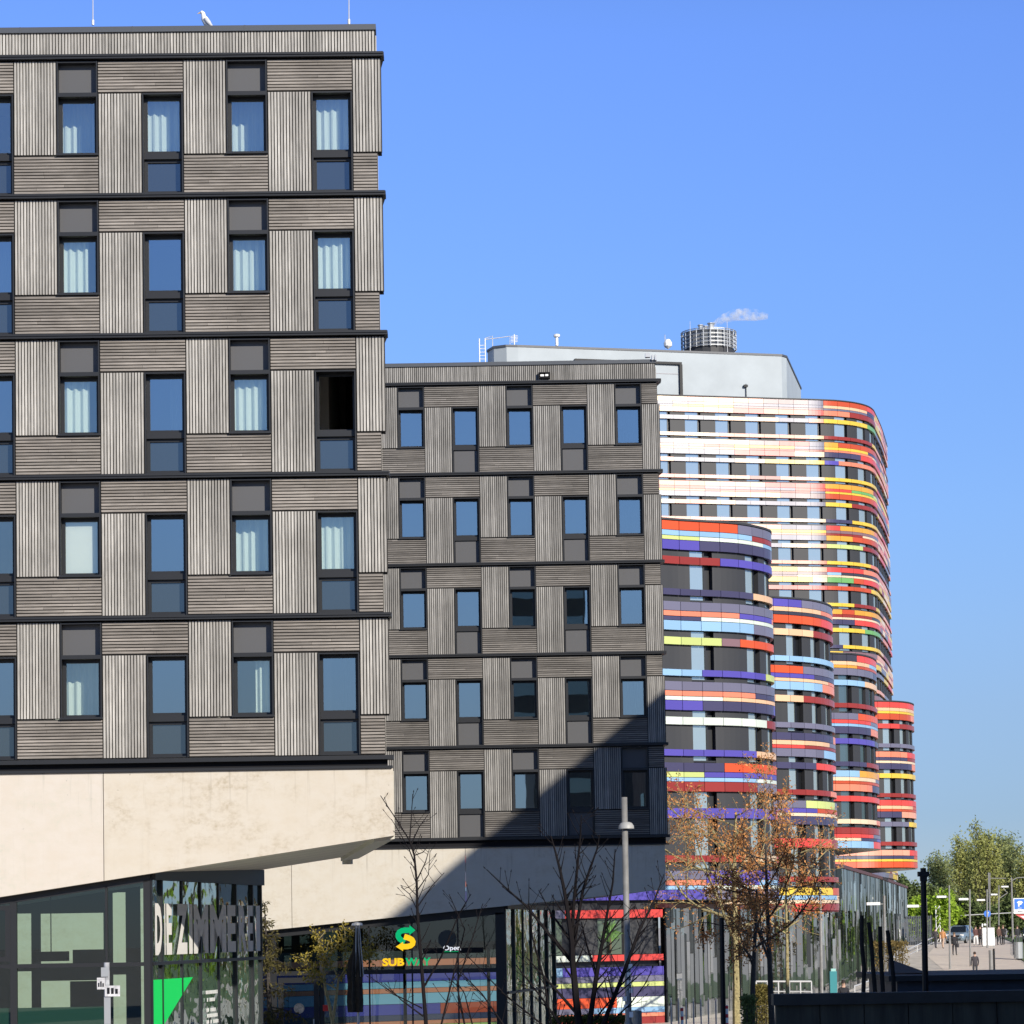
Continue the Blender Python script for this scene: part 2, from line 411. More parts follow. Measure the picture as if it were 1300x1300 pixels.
def add_curtain(w, x, x1, z0, z1, c):
    if not c: return
    if c == 'blind':
        b = MB(); b.box(x + .08, x1 - .08, .27, .28, z0, z1); b.build('roller_blind', BLIND, w); return
    a, b = {'full': (0, 1), 'left': (0, .40), 'right': (.52, 1), 'most': (0, .62)}[c]
    X0 = x - .3 + (WD + .6) * a; X1 = x - .3 + (WD + .6) * b
    curtain_mesh(X0, X1, z0 - .35, z1 + .22, random.choice((.38, .46, .55, .64, .78))).build('curtain', CURT, w)
    if c == 'dark': pass
mirror('lower_pane_glass', (.030, .038, .042), .15, (.85, .88, .85), .03)

def wing(root, tops, zbot, wins, Lx, wood, woodh, endtall, curt, lower_glass, zpar, gsel, depth=10., taper=-1.2):
    """wins: list of (type, x left) from right to left"""
    for fi, zt in enumerate(tops):
        for wi, (ty, x) in enumerate(wins):
            c = curt.get((fi, wi))
            gm = gsel(fi, wi)
            if ty == 's': window_short(root, x, zt, c, gm)
            else: window_tall(root, x, zt, c if c != 'open' else None, gm, lower_glass, c == 'open')
            right = wins[wi - 1] if wi else None
            if ty == 's' and right:      # short, tall to its right
                xr = right[1]; mb = MB(); slats_v(mb, x + WD + .015, xr - .015, zt - 2.95, zt - .785); mb.build('cladding_panel', [wood, BACK], root)
                mb = MB(); slats_h(mb, x + WD + .015, xr + WD, zt - .755, zt - .075); mb.build('cladding_panel', [woodh, BACK], root)
            if ty == 't' and right:
                xr = right[1]; mb = MB(); slats_v(mb, x + WD + .015, xr - .015, zt - 2.10, zt - .075); mb.build('cladding_panel', [wood, BACK], root)
                mb = MB(); slats_h(mb, x + WD + .015, xr + WD, zt - 2.95, zt - 2.135); mb.build('cladding_panel', [woodh, BACK], root)
            if not right:
                if endtall:
                    mb = MB(); slats_v(mb, x + WD + .015, 0, zt - 2.10, zt - .075); mb.box(x + WD, .0, .07, .3, zt - 2.12, zt - .06, 1); mb.build('cladding_panel', [wood, BACK], root)
                    mb = MB(); slats_h(mb, x + WD + .015, -.1, zt - 2.95, zt - 2.135); mb.build('cladding_panel', [woodh, BACK], root)
                else:
                    mb = MB(); slats_h(mb, x + WD + .015, -.07, zt - .755, zt - .075); mb.build('cladding_panel', [woodh, BACK], root)
                    mb = MB(); slats_v(mb, x + WD + .015, 0, zt - 2.95, zt - .785); mb.build('cladding_panel', [wood, BACK], root)
            if wi == len(wins) - 1:
                mb = MB(); slats_v(mb, -Lx, x - .015, zt - 2.95, zt - .075); mb.build('cladding_panel', [wood, BACK], root)
        mb = MB(); mb.box(-Lx, .075, -.11, .30, zt - .045, zt + .04); mb.box(-Lx, .06, -.135, -.11, zt + .0, zt + .045)
        mb.build('cornice_band', ANTH, root)
        # interior
        mb = MB(); mb.box(-Lx + .02, -.8, .31, 3.6, zt - .22, zt - .0, 0)
        for wi, (ty, x) in enumerate(wins[:-1]):
            xm = (x + wins[wi + 1][1] + WD) / 2
            mb.box(xm - .06, xm + .06, .31, 3.6, zt - 2.98, zt - .22)
        mb.build('room_shell', PLAST, root)
    mb = MB(); mb.box(-Lx + .05, taper - .15, 3.6, depth - .2, zbot, tops[0] - .05); mb.build('core', PLAST, root)
    zb = tops[0]
    mb = MB()
    pl = [(-.11, .08), (taper, depth), (-Lx, depth), (-Lx, .08)]
    for a, b in zip(pl, pl[1:]):
        mb.face([(a[0], a[1], zbot), (b[0], b[1], zbot), (b[0], b[1], zb + .5), (a[0], a[1], zb + .5)])
    d_ = Vector((taper + .11, depth - .08)); n_ = int(d_.length / .0665); d_.normalize(); o_ = Vector((d_.y, -d_.x))
    for k in range(n_):
        q = Vector((-.11, .08)) + d_ * (k * .0665 + .012); e = q + d_ * .044
        mb.prism([tuple(q + o_ * .002), tuple(e + o_ * .002), tuple(e + o_ * .03), tuple(q + o_ * .03)], zbot + .05, zb + .45)
    mb.build('side_wall', wood, root)
    for zt in tops:
        mb = MB(); q = Vector((-.09, .32)); e = Vector((taper + .02, depth)); mb.prism([tuple(q), tuple(e), tuple(e + o_ * .14), tuple(q + o_ * .14)], zt - .045, zt + .04); mb.build('cornice_band', ANTH, root)
    mb = MB(); slats_v(mb, -Lx, -.12, zb + .05, zpar - .09, .03); mb.build('parapet_cladding', [wood, BACK], root)
    mb = MB(); mb.box(-Lx, -.09, -.02, .40, zpar - .085, zpar + .035)
    for k in range(int(Lx / 2.4)): mb.box(-2.9 - k * 2.4 - .012, -2.9 - k * 2.4 + .012, -.024, .404, zpar - .089, zpar + .039)
    mb.build('parapet_cap', CAPM, root)
    mb = MB(); mb.face([(-Lx, .3, zb + .2), (-.1, .3, zb + .2), (taper, depth, zb + .2), (-Lx, depth, zb + .2)]); mb.build('roof', CAPM, root)

# ---- wing A (front left)
XA = -2.58
A = thing('apartment_building', 'near timber clad apartment wing with curtained windows, cut off by the left edge', 'building', (XA, 60, 0), math.radians(1.2), 'timber clad apartment wings')
topsA = [23.08, 20.06, 17.04, 14.02, 11.0]
winsA = []
for k in range(3): winsA += [('t', -1.49 - 3.62 * k), ('s', -3.31 - 3.62 * k)]
curtA = {(0, 0): 'full', (0, 1): 'full', (0, 2): 'full', (0, 3): 'full', (0, 4): None,
         (1, 0): 'full', (1, 1): 'full', (1, 3): 'most', (1, 4): 'full',
         (2, 0): 'open', (2, 1): 'full', (2, 3): 'most', (2, 2): 'right',
         (3, 0): 'full', (3, 1): 'full', (3, 3): 'blind', (4, 1): 'right', (4, 3): 'full'}
def gselA(f, w): return GWD if (f, w) in ((1, 2), (2, 2), (3, 2), (4, 0), (4, 2), (1, 4), (4, 4), (2, 4)) else GW
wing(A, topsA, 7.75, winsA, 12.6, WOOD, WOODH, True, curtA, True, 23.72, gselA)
def zbA(x): return 6.31 + .140 * x
mb = MB()   # recess and metal strip under the timber
mb.box(-12.6, .07, -.12, .3, 7.93, 8.02); mb.box(-12.6, -.06, .06, .3, 7.80, 7.93, 1); mb.box(-12.6, .05, -.06, .3, 7.745, 7.80)
mb.build('base_flashing', [ANTH, BLACK], A)
for a, b in ((-6.04, .06), (-12.6, -6.055)):
    mb = MB(); mb.ext_y([(a, zbA(a)), (b, zbA(b)), (b, 7.74), (a, 7.74)], 0, .28); mb.build('concrete_panel', CON if a > -7 else CONL, A)
mb = MB()   # sloped soffit, seen from below, tapering to the back
fr = [(.05, .28), (-1.15, 10)]
def so_pt(x, y, dz=0): return (x, y, zbA(x) + dz)
mb.face([so_pt(-12.6, .28, .03), so_pt(-12.6, 10, .03), so_pt(-1.0, 10, .03), so_pt(.05, .28, .03)])
for k in range(1, 6):
    y = .28 + 9.7 * k / 6; xr = .05 - 1.05 * k / 6
    mb.face([so_pt(-5.0, y, .02), so_pt(-5.0, y + .05, .02), so_pt(xr - .4, y + .05, .02), so_pt(xr - .4, y, .02)], 1)
mb.build('soffit', [SOFF, ANTH], A)
mb = MB()
for (x0, y0), (x1, y1) in (((.05, .28), (-1.05, 10.1)),):
    for (da, db, zl) in ((-.42, .02, -.06),):
        pts = [(x0 + da, y0), (x0 + db, y0), (x1 + db, y1), (x1 + da, y1)]
        mb.v.extend([(p[0], p[1], zbA(p[0]) + zl) for p in pts] + [(p[0], p[1], 7.7) for p in pts])
        i = len(mb.v) - 8
        for f in ((3, 2, 1, 0), (4, 5, 6, 7), (0, 1, 5, 4), (1, 2, 6, 5), (2, 3, 7, 6), (3, 0, 4, 7)): mb.f.append(tuple(i + q for q in f)); mb.m.append(0)
mb.tube([(-1.3, 10.0, zbA(-1.3) - .16), (-1.3, 10.0, zbA(-1.3) + .05)], .13, 8)
mb.build('edge_beam', SOFF, A)
# ground floor glazing (front)
XC = -5.12   # corner of the glass
mb = MB(); mb.ext_y([(-12.6, zbA(-12.6) - .15), (XC, zbA(XC) - .15), (XC, zbA(XC) + .1), (-12.6, zbA(-12.6) + .1)], .30, .42)  # dark head strip stands in for the shadow under the concrete edge
for x, w in ((XC - .07, .14), (-6.04, .05), (-8.0, .14), (-10.0, .1), (-12.5, .1)):
    mb.box(x - w / 2, x + w / 2, .30, .42, 0, zbA(x) - .1)
mb.box(-12.6, XC - .14, .305, .41, 3.66, 3.74)
frame(mb, -9.9, -8.07, 3.8, 4.98, .1, .29, .38)
mb.build('shopfront_frame', ANTH, A)
mb = MB(); mb.face([(-12.6, .36, 0), (XC - .05, .36, 0), (XC - .05, .36, zbA(XC) - .1), (-12.6, .36, zbA(-12.6) - .1)]); mb.build('shopfront_glass', GSHOP, A)
mb = MB(); mb.box(-12.5, -6.07, .375, .385, 0, 2.82); mb.build('frosted_film', GFROST, A)
mb = MB()   # open dark interior, glazed to the courtyard behind
yb = 8.0
def ipx(px, py): # pixel on a plane at interior depth
    p = at(px, py, 68.2); return p.x - XA, p.z
cols = [(0, 27), (52, 63), (143, 154), (171, 189)]
for a, b in cols:
    x0 = ipx(a, 1200)[0]; x1 = ipx(b, 1200)[0]; mb.box(x0 if a else -12.5, x1, yb, yb + .15, 0, 6)
for a, b, zlist in ((27, 52, ((1100, 1160), (1226, 1233))), (63, 143, ((1100, 1160), (1223, 1245))), (154, 171, ((1100, 1133), (1223, 1237)))):
    x0 = ipx(a, 1200)[0]; x1 = ipx(b, 1200)[0]
    for t, bt in zlist: mb.box(x0, x1, yb + .01, yb + .14, ipx(a, bt)[1], ipx(a, t)[1])
x0, z0 = ipx(102, 1223); x1, z1 = ipx(143, 1205); mb.box(x0, x1, yb + .3, yb + .5, z0, z1)
x0, z0 = ipx(99, 1300); x1, z1 = ipx(143, 1245); mb.box(x0, x1, yb + .3, yb + .5, z0 - 1, z1)
mb.box(-12.6, XC - .2, .5, yb, -.1, .02)
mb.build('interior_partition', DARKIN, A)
mb = MB(); p = ipx(96, 1213); mb.box(p[0] - .35, p[0] + .45, 5, 5.2, p[1] - .1, p[1] + .12); mb.tube([(p[0] + .05, 5.1, p[1]), (p[0] + .05, 5.1, 6)], .012, 4)
mb.build('pendant_sign', BLACK, A)
# side glass with lettering
P0 = Vector((XC, .36, 0)); P1s = Vector((XC + 1.66, 10.0, 0)); sdv = (P1s - P0); sL = sdv.length; sdv.normalize(); sn = Vector((sdv.y, -sdv.x, 0))
NB = 7
mbg = MB(); mbm = MB()
def sp(s, z, o=0): q = P0 + sdv * s + sn * o; return (q.x, q.y, z)
def spx(px):   # distance along the glass line at a picture column
    c_, s_ = math.cos(math.radians(1.2)), math.sin(math.radians(1.2)); d = ray(px, 1180)
    w0 = Vector((XA + P0.x * c_ - P0.y * s_, 60 + P0.x * s_ + P0.y * c_)); wd = Vector((sdv.x * c_ - sdv.y * s_, sdv.x * s_ + sdv.y * c_)); wn_ = Vector((wd.y, -wd.x))
    u = w0.dot(wn_) / (d.x * wn_.x + d.y * wn_.y); return (Vector((d.x * u, d.y * u)) - w0).dot(wd)
BAYS = [0] + [spx(q) for q in (204.2, 229.3, 253.2, 276, 298.4, 319.5)] + [sL]
for s0, s1 in zip(BAYS, BAYS[1:]):
    tw = random.uniform(-.02, .02); zt = 5.52
    mbg.face([sp(s0 + .03, 0, tw), sp(s1 - .02, 0, -tw), sp(s1 - .02, zt, -tw), sp(s0 + .03, zt, tw)])
for s0 in BAYS:
    pts = [sp(s0 - .04, 0, -.05), sp(s0 + .04, 0, -.05), sp(s0 + .04, 0, .045), sp(s0 - .04, 0, .045)]
    mbm.prism([(p[0], p[1]) for p in pts], 0, 5.52)
pts = [sp(0, 0, -.03), sp(sL, 0, -.03), sp(sL, 0, .12), sp(0, 0, .12)]
mbm.prism([(p[0], p[1]) for p in pts], 3.67, 3.74); mbm.prism([(p[0], p[1]) for p in pts], 5.48, 5.86)
sg = mbg.build('side_glass', SIDEG, A); mbm.build('side_mullions', ANTH, A)
mb = MB()
for ch, q0, q1 in (('D', 193.8, 202.6), ('I', 205.6, 207.0), ('E', 208.2, 215.2), ('Z', 221, 235.4), ('I', 237, 241.4), ('M', 243, 261.5), ('M', 263.7, 284.4), ('E', 286, 296.5), ('R', 300.2, 310.3), ('E', 312, 318.4), ('I', 322.4, 327.6)):
    sa, sb = spx(q0), spx(q1); add_text(mb, ch, sb - sa, 1.10, lambda v, sa=sa: sp(sa + v.x, v.z + 3.88, .055), bold=.045)
mb.build('lettering', mat('grey_letter_film', (.66, .645, .61), .7), sg)
mb = MB(); mb.face([sp(.06, 3.36, .03), sp(3.3, 3.36, .03), sp(.06, 2.05, .03)])
mb.build('green_film', mat('green_film', (.0, .62, .10), .5), sg)
for k, (s0, w, z) in enumerate(((4.4, 1.1, 2.95), (4.5, .8, 2.78), (4.45, 1.1, 2.55), (4.5, 1.0, 2.42), (4.45, 1.15, 2.28), (4.6, .7, 2.05))):
    n = int(w / .12); mb = MB()
    for q in range(n):
        if random.random() < .85: mb.face([sp(s0 + q * .12, z, .03), sp(s0 + q * .12 + .09, z, .03), sp(s0 + q * .12 + .09, z + .08, .03), sp(s0 + q * .12, z + .08, .03)])
    mb.build('notice_line', WHITE, sg)

# ---- wing B (middle)
XB = 5.03; YB = 92.7
B = thing('apartment_building', 'timber clad apartment wing behind and right of the near wing, lower right corner in shadow', 'building', (XB, YB, 0), 0, 'timber clad apartment wings')
topsB = [22.26, 19.26, 16.27, 13.27, 10.27]
winsB = []
for k in range(4): winsB += [('s', -1.46 - 3.575 * k), ('t', -3.25 - 3.575 * k)]
def gselB(f, w): return GWD
PTILT = .016
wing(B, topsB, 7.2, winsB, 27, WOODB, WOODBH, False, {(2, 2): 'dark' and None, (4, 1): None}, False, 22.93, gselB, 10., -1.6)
def zbB(x): return 5.53 + .0862 * x
mb = MB(); mb.box(-27, .07, -.12, .3, 7.22, 7.31); mb.box(-27, -.06, .06, .3, 7.02, 7.22, 1); mb.box(-27, .03, -.06, .3, 6.985, 7.02)
mb.build('base_flashing', [ANTH, BLACK], B)
for a, b in ((-6.6, -.1), (-12.27, -6.615)):
    mb = MB(); mb.ext_y([(a, zbB(a)), (b, zbB(b)), (b, 6.98), (a, 6.98)], 0, .28); mb.build('concrete_panel', CON2, B)
mb = MB(); mb.ext_y([(-14.5, zbB(-14.5)), (-12.285, zbB(-12.285)), (-12.285, 6.98), (-14.5, 6.98)], 0, .28); mb.build('concrete_panel', CON2, B)
mb = MB(); mb.box(-27, -14.515, 0, .28, 0, 6.98); mb.build('concrete_panel', CON2, B)
mb = MB(); mb.face([(-27, .28, zbB(-14)), (-27, 10, zbB(-14)), (-14, 10, zbB(-14) + .03), (-14, .28, zbB(-14) + .03)])
mb.face([(-14, .28, zbB(-14) + .03), (-14, 10, zbB(-14) + .03), (-1.6, 10, zbB(-1.6) + .03), (-.12, .28, zbB(0) + .02)])
mb.build('soffit', SOFF, B)
XCB = -5.37
mb = MB(); mb.ext_y([(-14.4, zbB(-14.4) - .25), (XCB, zbB(XCB) - .25), (XCB, zbB(XCB) + .1), (-14.4, zbB(-14.4) + .1)], .30, .42)
for x, w in ((XCB - .15, .30), (-6.9, .05), (-8.4, .05), (-9.8, .05), (-11.35, .14), (-12.95, .25), (-14.3, .2)): mb.box(x - w / 2, x + w / 2, .30, .42, 0, zbB(x) - .2)
mb.box(-14.4, XCB - .30, .305, .41, 2.92, 3.06)
mb.build('shopfront_frame', ANTH, B)
mb = MB(); mb.face([(-14.4, .36, 0), (XCB - .1, .36, 0), (XCB - .1, .36, zbB(XCB) - .2), (-14.4, .36, zbB(-14.4) - .2)]); mb.build('shopfront_glass', GSHOPB, B)
mb = MB(); mb.box(-14.4, XCB - .4, .5, 9.5, -.1, .02)
for x in (-6.0, -9.0, -12.0): mb.box(x - .06, x + .06, 9.3, 9.45, 0, 5)
mb.box(-14.4, XCB, 9.3, 9.44, 3.6, 5.2)
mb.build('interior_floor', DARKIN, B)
dr = MB(); frame(dr, -12.78, -11.45, .05, 2.85, .17, .27, .36); dr.build('door', ANTH, B)
dd = B.children[-1]
mb = MB(); mb.tube([(-11.62, .2, .9), (-11.62, .2, 1.5)], .025, 6); mb.tube([(-11.62, .2, 1.45), (-11.62, .3, 1.45)], .02, 6); mb.build('handle', STEEL, dd)
mb = MB(); mb.lathe(0, 0, [(0, 0), (.17, 0), (.17, .01), (0, .01)], 20); o = mb.build('sticker', mat('door_sticker', (.55, .42, .28), .6, noise=14, var=.5), dd); o.rotation_euler = (PI / 2, 0, 0); o.location = (-12.1, .255, 1.85)
mb = MB(); mb.box(-11.32, -11.15, .2, .3, 1.75, 1.95); mb.build('red_notice', mat('red_plastic', (.6, .02, .015), .4), B)
# B side glazing
Q0 = Vector((XCB, .36, 0)); Q1 = Vector((XCB + 1.75, 10, 0)); qd = Q1 - Q0; qL = qd.length; qd.normalize(); qn = Vector((qd.y, -qd.x, 0))
def sq(s, z, o=0): q = Q0 + qd * s + qn * o; return (q.x, q.y, z)
mbg = MB(); mbm = MB()
for k in range(6):
    tw = random.uniform(-.03, .03); mbg.face([sq(qL * k / 6 + .05, 0, tw), sq(qL * (k + 1) / 6 - .02, 0, -tw), sq(qL * (k + 1) / 6 - .02, 5.0, -tw), sq(qL * k / 6 + .05, 5.0, tw)])
for k in range(7):
    s0 = qL * k / 6
    mbm.prism([sq(s0 - .06, 0, -.05)[:2], sq(s0 + .06, 0, -.05)[:2], sq(s0 + .06, 0, .05)[:2], sq(s0 - .06, 0, .05)[:2]], 0, 5.0)
pp = [sq(0, 0, -.03)[:2], sq(qL, 0, -.03)[:2], sq(qL, 0, .12)[:2], sq(0, 0, .12)[:2]]
mbm.prism(pp, 2.2, 2.27); mbm.prism(pp, 4.97, 5.12)
mbg.build('side_glass', SIDEG, B); mbm.build('side_mullions', ANTH, B)

# shop sign (hangs on the glass of wing B)
YEL = mat('yellow_sign', (.95, .55, .01), .4); GRN = mat('green_sign', (.0, .36, .12), .4)
for m_, c_ in ((YEL, (1, .58, .01, 1)), (GRN, (.0, .42, .14, 1))):   # backlit channel letters
    m_.node_tree.nodes['Principled BSDF'].inputs['Emission Color'].default_value = c_; m_.node_tree.nodes['Principled BSDF'].inputs['Emission Strength'].default_value = .75
sg = thing('shop_sign', 'yellow and green letter sign with arrow S emblem on the shop glass', 'sign', (0, YB + .26, 0))
def band(mb, pts, w, mi, y0=0, y1=.05):
    n = len(pts); pl = []; pr = []
    for k, p in enumerate(pts):
        a = Vector(pts[max(k - 1, 0)]); b = Vector(pts[min(k + 1, n - 1)]); d = (b - a).normalized(); nn = Vector((-d.y, d.x))
        pl.append(Vector(p) + nn * w / 2); pr.append(Vector(p) - nn * w / 2)
    for k in range(n - 1):
        mb.ext_y([pl[k], pl[k + 1], pr[k + 1], pr[k]], y0, y1, mi)
def zp(u, v):  # zoom coordinates (6.5x, origin 460,1140)
    p = at(460 + u / 6.5, 1140 + v / 6.5, YB + .26); return (p.x, p.z)
mb = MB(); w = 45 / 6.5 / 38.95
band(mb, [zp(*q) for q in ((388, 266), (350, 266), (325, 270), (305, 282), (296, 300), (297, 320), (308, 338), (328, 352), (352, 362))], w, 0)
mb.ext_y([zp(388, 225), zp(438, 266), zp(388, 306)], -.001, .051, 0)
mb.build('upper_arrow', GRN, sg)
mb = MB(); band(mb, [zp(*q) for q in ((345, 318), (370, 326), (392, 334), (410, 346), (418, 362), (414, 380), (398, 394), (372, 401), (335, 402))], w, 0, -.003, .047)
mb.ext_y([zp(336, 362), zp(276, 402), zp(336, 438)], -.004, .046, 0)
mb.build('lower_arrow', YEL, sg)
xa = zp(158, 0)[0]; xm = zp(338, 0)[0]; xb = zp(560, 0)[0]; z0 = zp(0, 566)[1]; z1 = zp(0, 500)[1]
mb = MB(); add_text(mb, 'SUB', xm - xa, z1 - z0, lambda v: Vector((xa + v.x, -.01, z0 + v.z)), bold=.04); mb.build('letters', YEL, sg)
mb = MB(); add_text(mb, 'WAY', xb - xm - .05, z1 - z0, lambda v: Vector((xm + .04 + v.x, -.01, z0 + v.z)), bold=.04); mb.build('letters', GRN, sg)
os_ = thing('open_sign', 'dark window sign reading Open in white letters beside the arrow emblem', 'sign', (0, YB + .28, 0))
mb = MB(); a = zp(500, 460); b = zp(1000, 408); mb.box(a[0], b[0], 0, .04, a[1], b[1]); mb.build('board', BLACK, os_)
mb = MB(); c = zp(700, 340); mb.tube([(c[0], .0, c[1]), (c[0], .05, c[1])], .30, 20); mb.build('disc', mat('dark_disc', (.02, .03, .03), .4), os_)
mb = MB(); a = zp(668, 436); b = zp(812, 392); add_text(mb, 'Open', b[0] - a[0], b[1] - a[1] + .05, lambda v: Vector((a[0] + v.x, -.012, a[1] - .04 + v.z)), bold=.03); LITW = mat('lit_white', (.8, .8, .8), .4); LITW.node_tree.nodes['Principled BSDF'].inputs['Emission Color'].default_value = (1, 1, 1, 1); LITW.node_tree.nodes['Principled BSDF'].inputs['Emission Strength'].default_value = .5; mb.build('letters', LITW, os_)
mb = MB(); a = zp(668, 446); b = zp(805, 440); mb.box(a[0], b[0], -.013, -.001, a[1], b[1]); mb.build('underline', GRN, os_)
# floodlight, roof details on A and B
fl = thing('floodlight', 'small twin lamp floodlight fixed to the parapet boards of the middle wing', 'lamp', tuple(at(691, 477, YB)))
mb = MB(); frame(mb, -.19, .19, -.10, .10, .03, -.12, .0); mb.box(-.17, .17, -.02, .0, -.08, .08); mb.build('housing', BLACK, fl)
mb = MB(); mb.box(-.13, -.01, -.09, -.03, -.035, .03); mb.box(.03, .13, -.09, -.03, -.03, .035); mb.build('lamp_lens', WHITE, fl)
def rod(px, y0, y1, Y, label):
    a = at(px, y1, Y); b = at(px, y0, Y); mb = MB(); mb.tube([a, (a + b) / 2, b], [.013, .010, .006], 6); mb.cyl(a.x, a.y, a.z - .05, a.z + .06, .03, 8)
    tag(mb.build('lightning_rod', PALEST), label, 'lightning rod', 'lightning rods on the roofs')
rod(118, -20, 29, 60.6, 'thin lightning rod on the near roof, left of the gull')
rod(443, -25, 28, 60.6, 'thin lightning rod on the near roof by its right corner')
mb = MB()
for px in (828, 832):
    p = at(px, 454, YB + .1); mb.box(p.x - .03, p.x + .03, p.y - .2, p.y + .2, p.z - .12, p.z + .06)
p = at(822, 452, YB + .5); mb.box(p.x - .08, p.x + .08, p.y - .1, p.y + .1, p.z - .05, p.z + .09)
tag(mb.build('roof_clamp', STEEL), 'small metal clamps over the roof edge of the middle wing, right corner', 'clamp')
# gull
p = at(262, 27, 60.35)
gl = thing('seagull', 'white gull standing on the roof edge of the near wing', 'bird', (p.x, p.y, 23.76))
mb = MB(); mb.tube([(.13, 0, .03), (.08, 0, .10), (.02, 0, .19), (-.04, 0, .29), (-.06, 0, .35), (-.07, 0, .41), (-.10, 0, .435), (-.13, 0, .425)], [.02, .055, .085, .075, .05, .045, .04, .02], 10); mb.build('body', WHITE, gl, True)
mb = MB(); mb.tube([(-.13, 0, .425), (-.19, 0, .405)], [.016, .004], 6); mb.build('beak', mat('beak_yellow', (.8, .5, .05), .5), gl)
mb = MB()
for s in (-1, 1): mb.tube([(-.03, s * .07, .28), (.05, s * .08, .19), (.19, s * .03, .02)], [.03, .05, .008], 8)
mb.build('wings', mat('grey_feathers', (.5, .52, .55), .8), gl, True)
for s in (-.03, .03):
    mb = MB(); mb.tube([(0, s, 0), (.0, s, .10)], .009, 5); mb.box(-.04, .01, s - .02, s + .02, 0, .008); mb.build('leg', MATS['beak_yellow'], gl)
# ------------------------------------------------------------------ striped office building
def lin(r, g, b, k=.72):
    f = lambda c: (c / 255 / 12.92 if c <= 10 else ((c / 255 + .055) / 1.055) ** 2.4) * k
    return (f(r), f(g), f(b))
PAL = {'O': (240, 98, 56), 'L': (160, 202, 238), 'Y': (218, 230, 142), 'W': (236, 246, 232), 'V': (100, 90, 186), 'D': (80, 77, 108),
       'G': (126, 124, 146), 'R': (164, 62, 56), 'P': (250, 150, 118), 'C': (255, 208, 165), 'K': (70, 70, 82), 'M': (240, 86, 78),
       'T': (250, 212, 82), 'N': (125, 188, 112), 'B': (150, 118, 124), 'A': (246, 178, 72), 'I': (216, 92, 58), 'H': (255, 226, 190), 'S': (255, 180, 150)}
KEYS = list(PAL)
def ceramic(name, col):
    m = bpy.data.materials.new(name); m.use_nodes = True; nt = m.node_tree; n = nt.nodes; l = nt.links; b = n['Principled BSDF']
    b.inputs['Roughness'].default_value = .36; b.inputs['Specular IOR Level'].default_value = .48
    b.inputs['Anisotropic'].default_value = .95; b.inputs['Anisotropic Rotation'].default_value = ANIROT
    tg = n.new('ShaderNodeTangent'); tg.direction_type = 'RADIAL'; tg.axis = 'Z'; l.new(tg.outputs[0], b.inputs['Tangent'])
    g = n.new('ShaderNodeNewGeometry'); r = n.new('ShaderNodeMapRange'); r.inputs[3].default_value = .90; r.inputs[4].default_value = 1.08
    l.new(g.outputs['Random Per Island'], r.inputs[0])
    v = n.new('ShaderNodeVectorMath'); v.operation = 'SCALE'; v.inputs[0].default_value = col; l.new(r.outputs[0], v.inputs['Scale']); l.new(v.outputs[0], b.inputs['Base Color'])
    tc = n.new('ShaderNodeTexCoord'); t = n.new('ShaderNodeTexNoise'); t.inputs['Scale'].default_value = 1.6; t.inputs['Detail'].default_value = 3
    l.new(tc.outputs['Object'], t.inputs['Vector'])
    bp = n.new('ShaderNodeBump'); bp.inputs['Strength'].default_value = .05; bp.inputs['Distance'].default_value = .03
    l.new(t.outputs['Fac'], bp.inputs['Height']); l.new(bp.outputs[0], b.inputs['Normal'])
    return m
ANIROT = 0.25
NAMES = {'O': 'orange', 'L': 'light_blue', 'Y': 'lime', 'W': 'off_white', 'V': 'violet', 'D': 'dark_purple', 'G': 'grey_violet', 'R': 'dark_red', 'P': 'salmon', 'C': 'cream', 'K': 'charcoal',
         'M': 'coral_red', 'T': 'yellow', 'N': 'green', 'B': 'mauve', 'A': 'amber', 'I': 'rust', 'H': 'pale_cream', 'S': 'pale_salmon'}
CER = [ceramic(NAMES[k] + '_ceramic', lin(*PAL[k])) for k in KEYS]
KI = {k: i for i, k in enumerate(KEYS)}
GREYP = mat('grey_office_panel', (.040, .041, .044), .5, spec=.3)
OFFBLK = mat('black_office_frame', (.006, .007, .009), .4)
ROOFG = mat('pale_roof_cladding', (.36, .40, .42), .6, noise=.4, var=.08)

class Curve:
    def __init__(s, pts, step=.3, sm=True):
        P = [Vector((x, y)) for x, y in pts]; out = []
        for k in range(len(P) - 1):
            p0 = P[max(k - 1, 0)]; p1 = P[k]; p2 = P[k + 1]; p3 = P[min(k + 2, len(P) - 1)]
            n = max(1, int((p2 - p1).length / step)) if sm else 1
            n = min(n, 14)
            for q in range(n):
                t = q / n
                if sm: out.append(.5 * ((2 * p1) + (p2 - p0) * t + (2 * p0 - 5 * p1 + 4 * p2 - p3) * t * t + (3 * p1 - p0 - 3 * p2 + p3) * t ** 3))
                else: out.append(p1 + (p2 - p1) * t)
        out.append(P[-1]); s.p = out; s.s = [0.]
        for a, b in zip(out, out[1:]): s.s.append(s.s[-1] + (b - a).length)
        s.n = []
        for k in range(len(out)):
            d = (out[min(k + 1, len(out) - 1)] - out[max(k - 1, 0)]).normalized(); s.n.append(Vector((d.y, -d.x)))
        s.L = s.s[-1]
    def at(s, u):
        u = min(max(u, 0), s.L); k = 0
        lo, hi = 0, len(s.s) - 1
        while hi - lo > 1:
            m = (lo + hi) // 2
            if s.s[m] <= u: lo = m
            else: hi = m
        t = (u - s.s[lo]) / max(1e-9, s.s[hi] - s.s[lo])
        return s.p[lo].lerp(s.p[hi], t), s.n[lo].lerp(s.n[hi], t).normalized()
    def near(s, x, y):
        return min(range(len(s.p)), key=lambda k: (s.p[k] - Vector((x, y))).length)
    def params(s, a, b):
        return [a] + [u for u in s.s if a + .02 < u < b - .02] + [b]
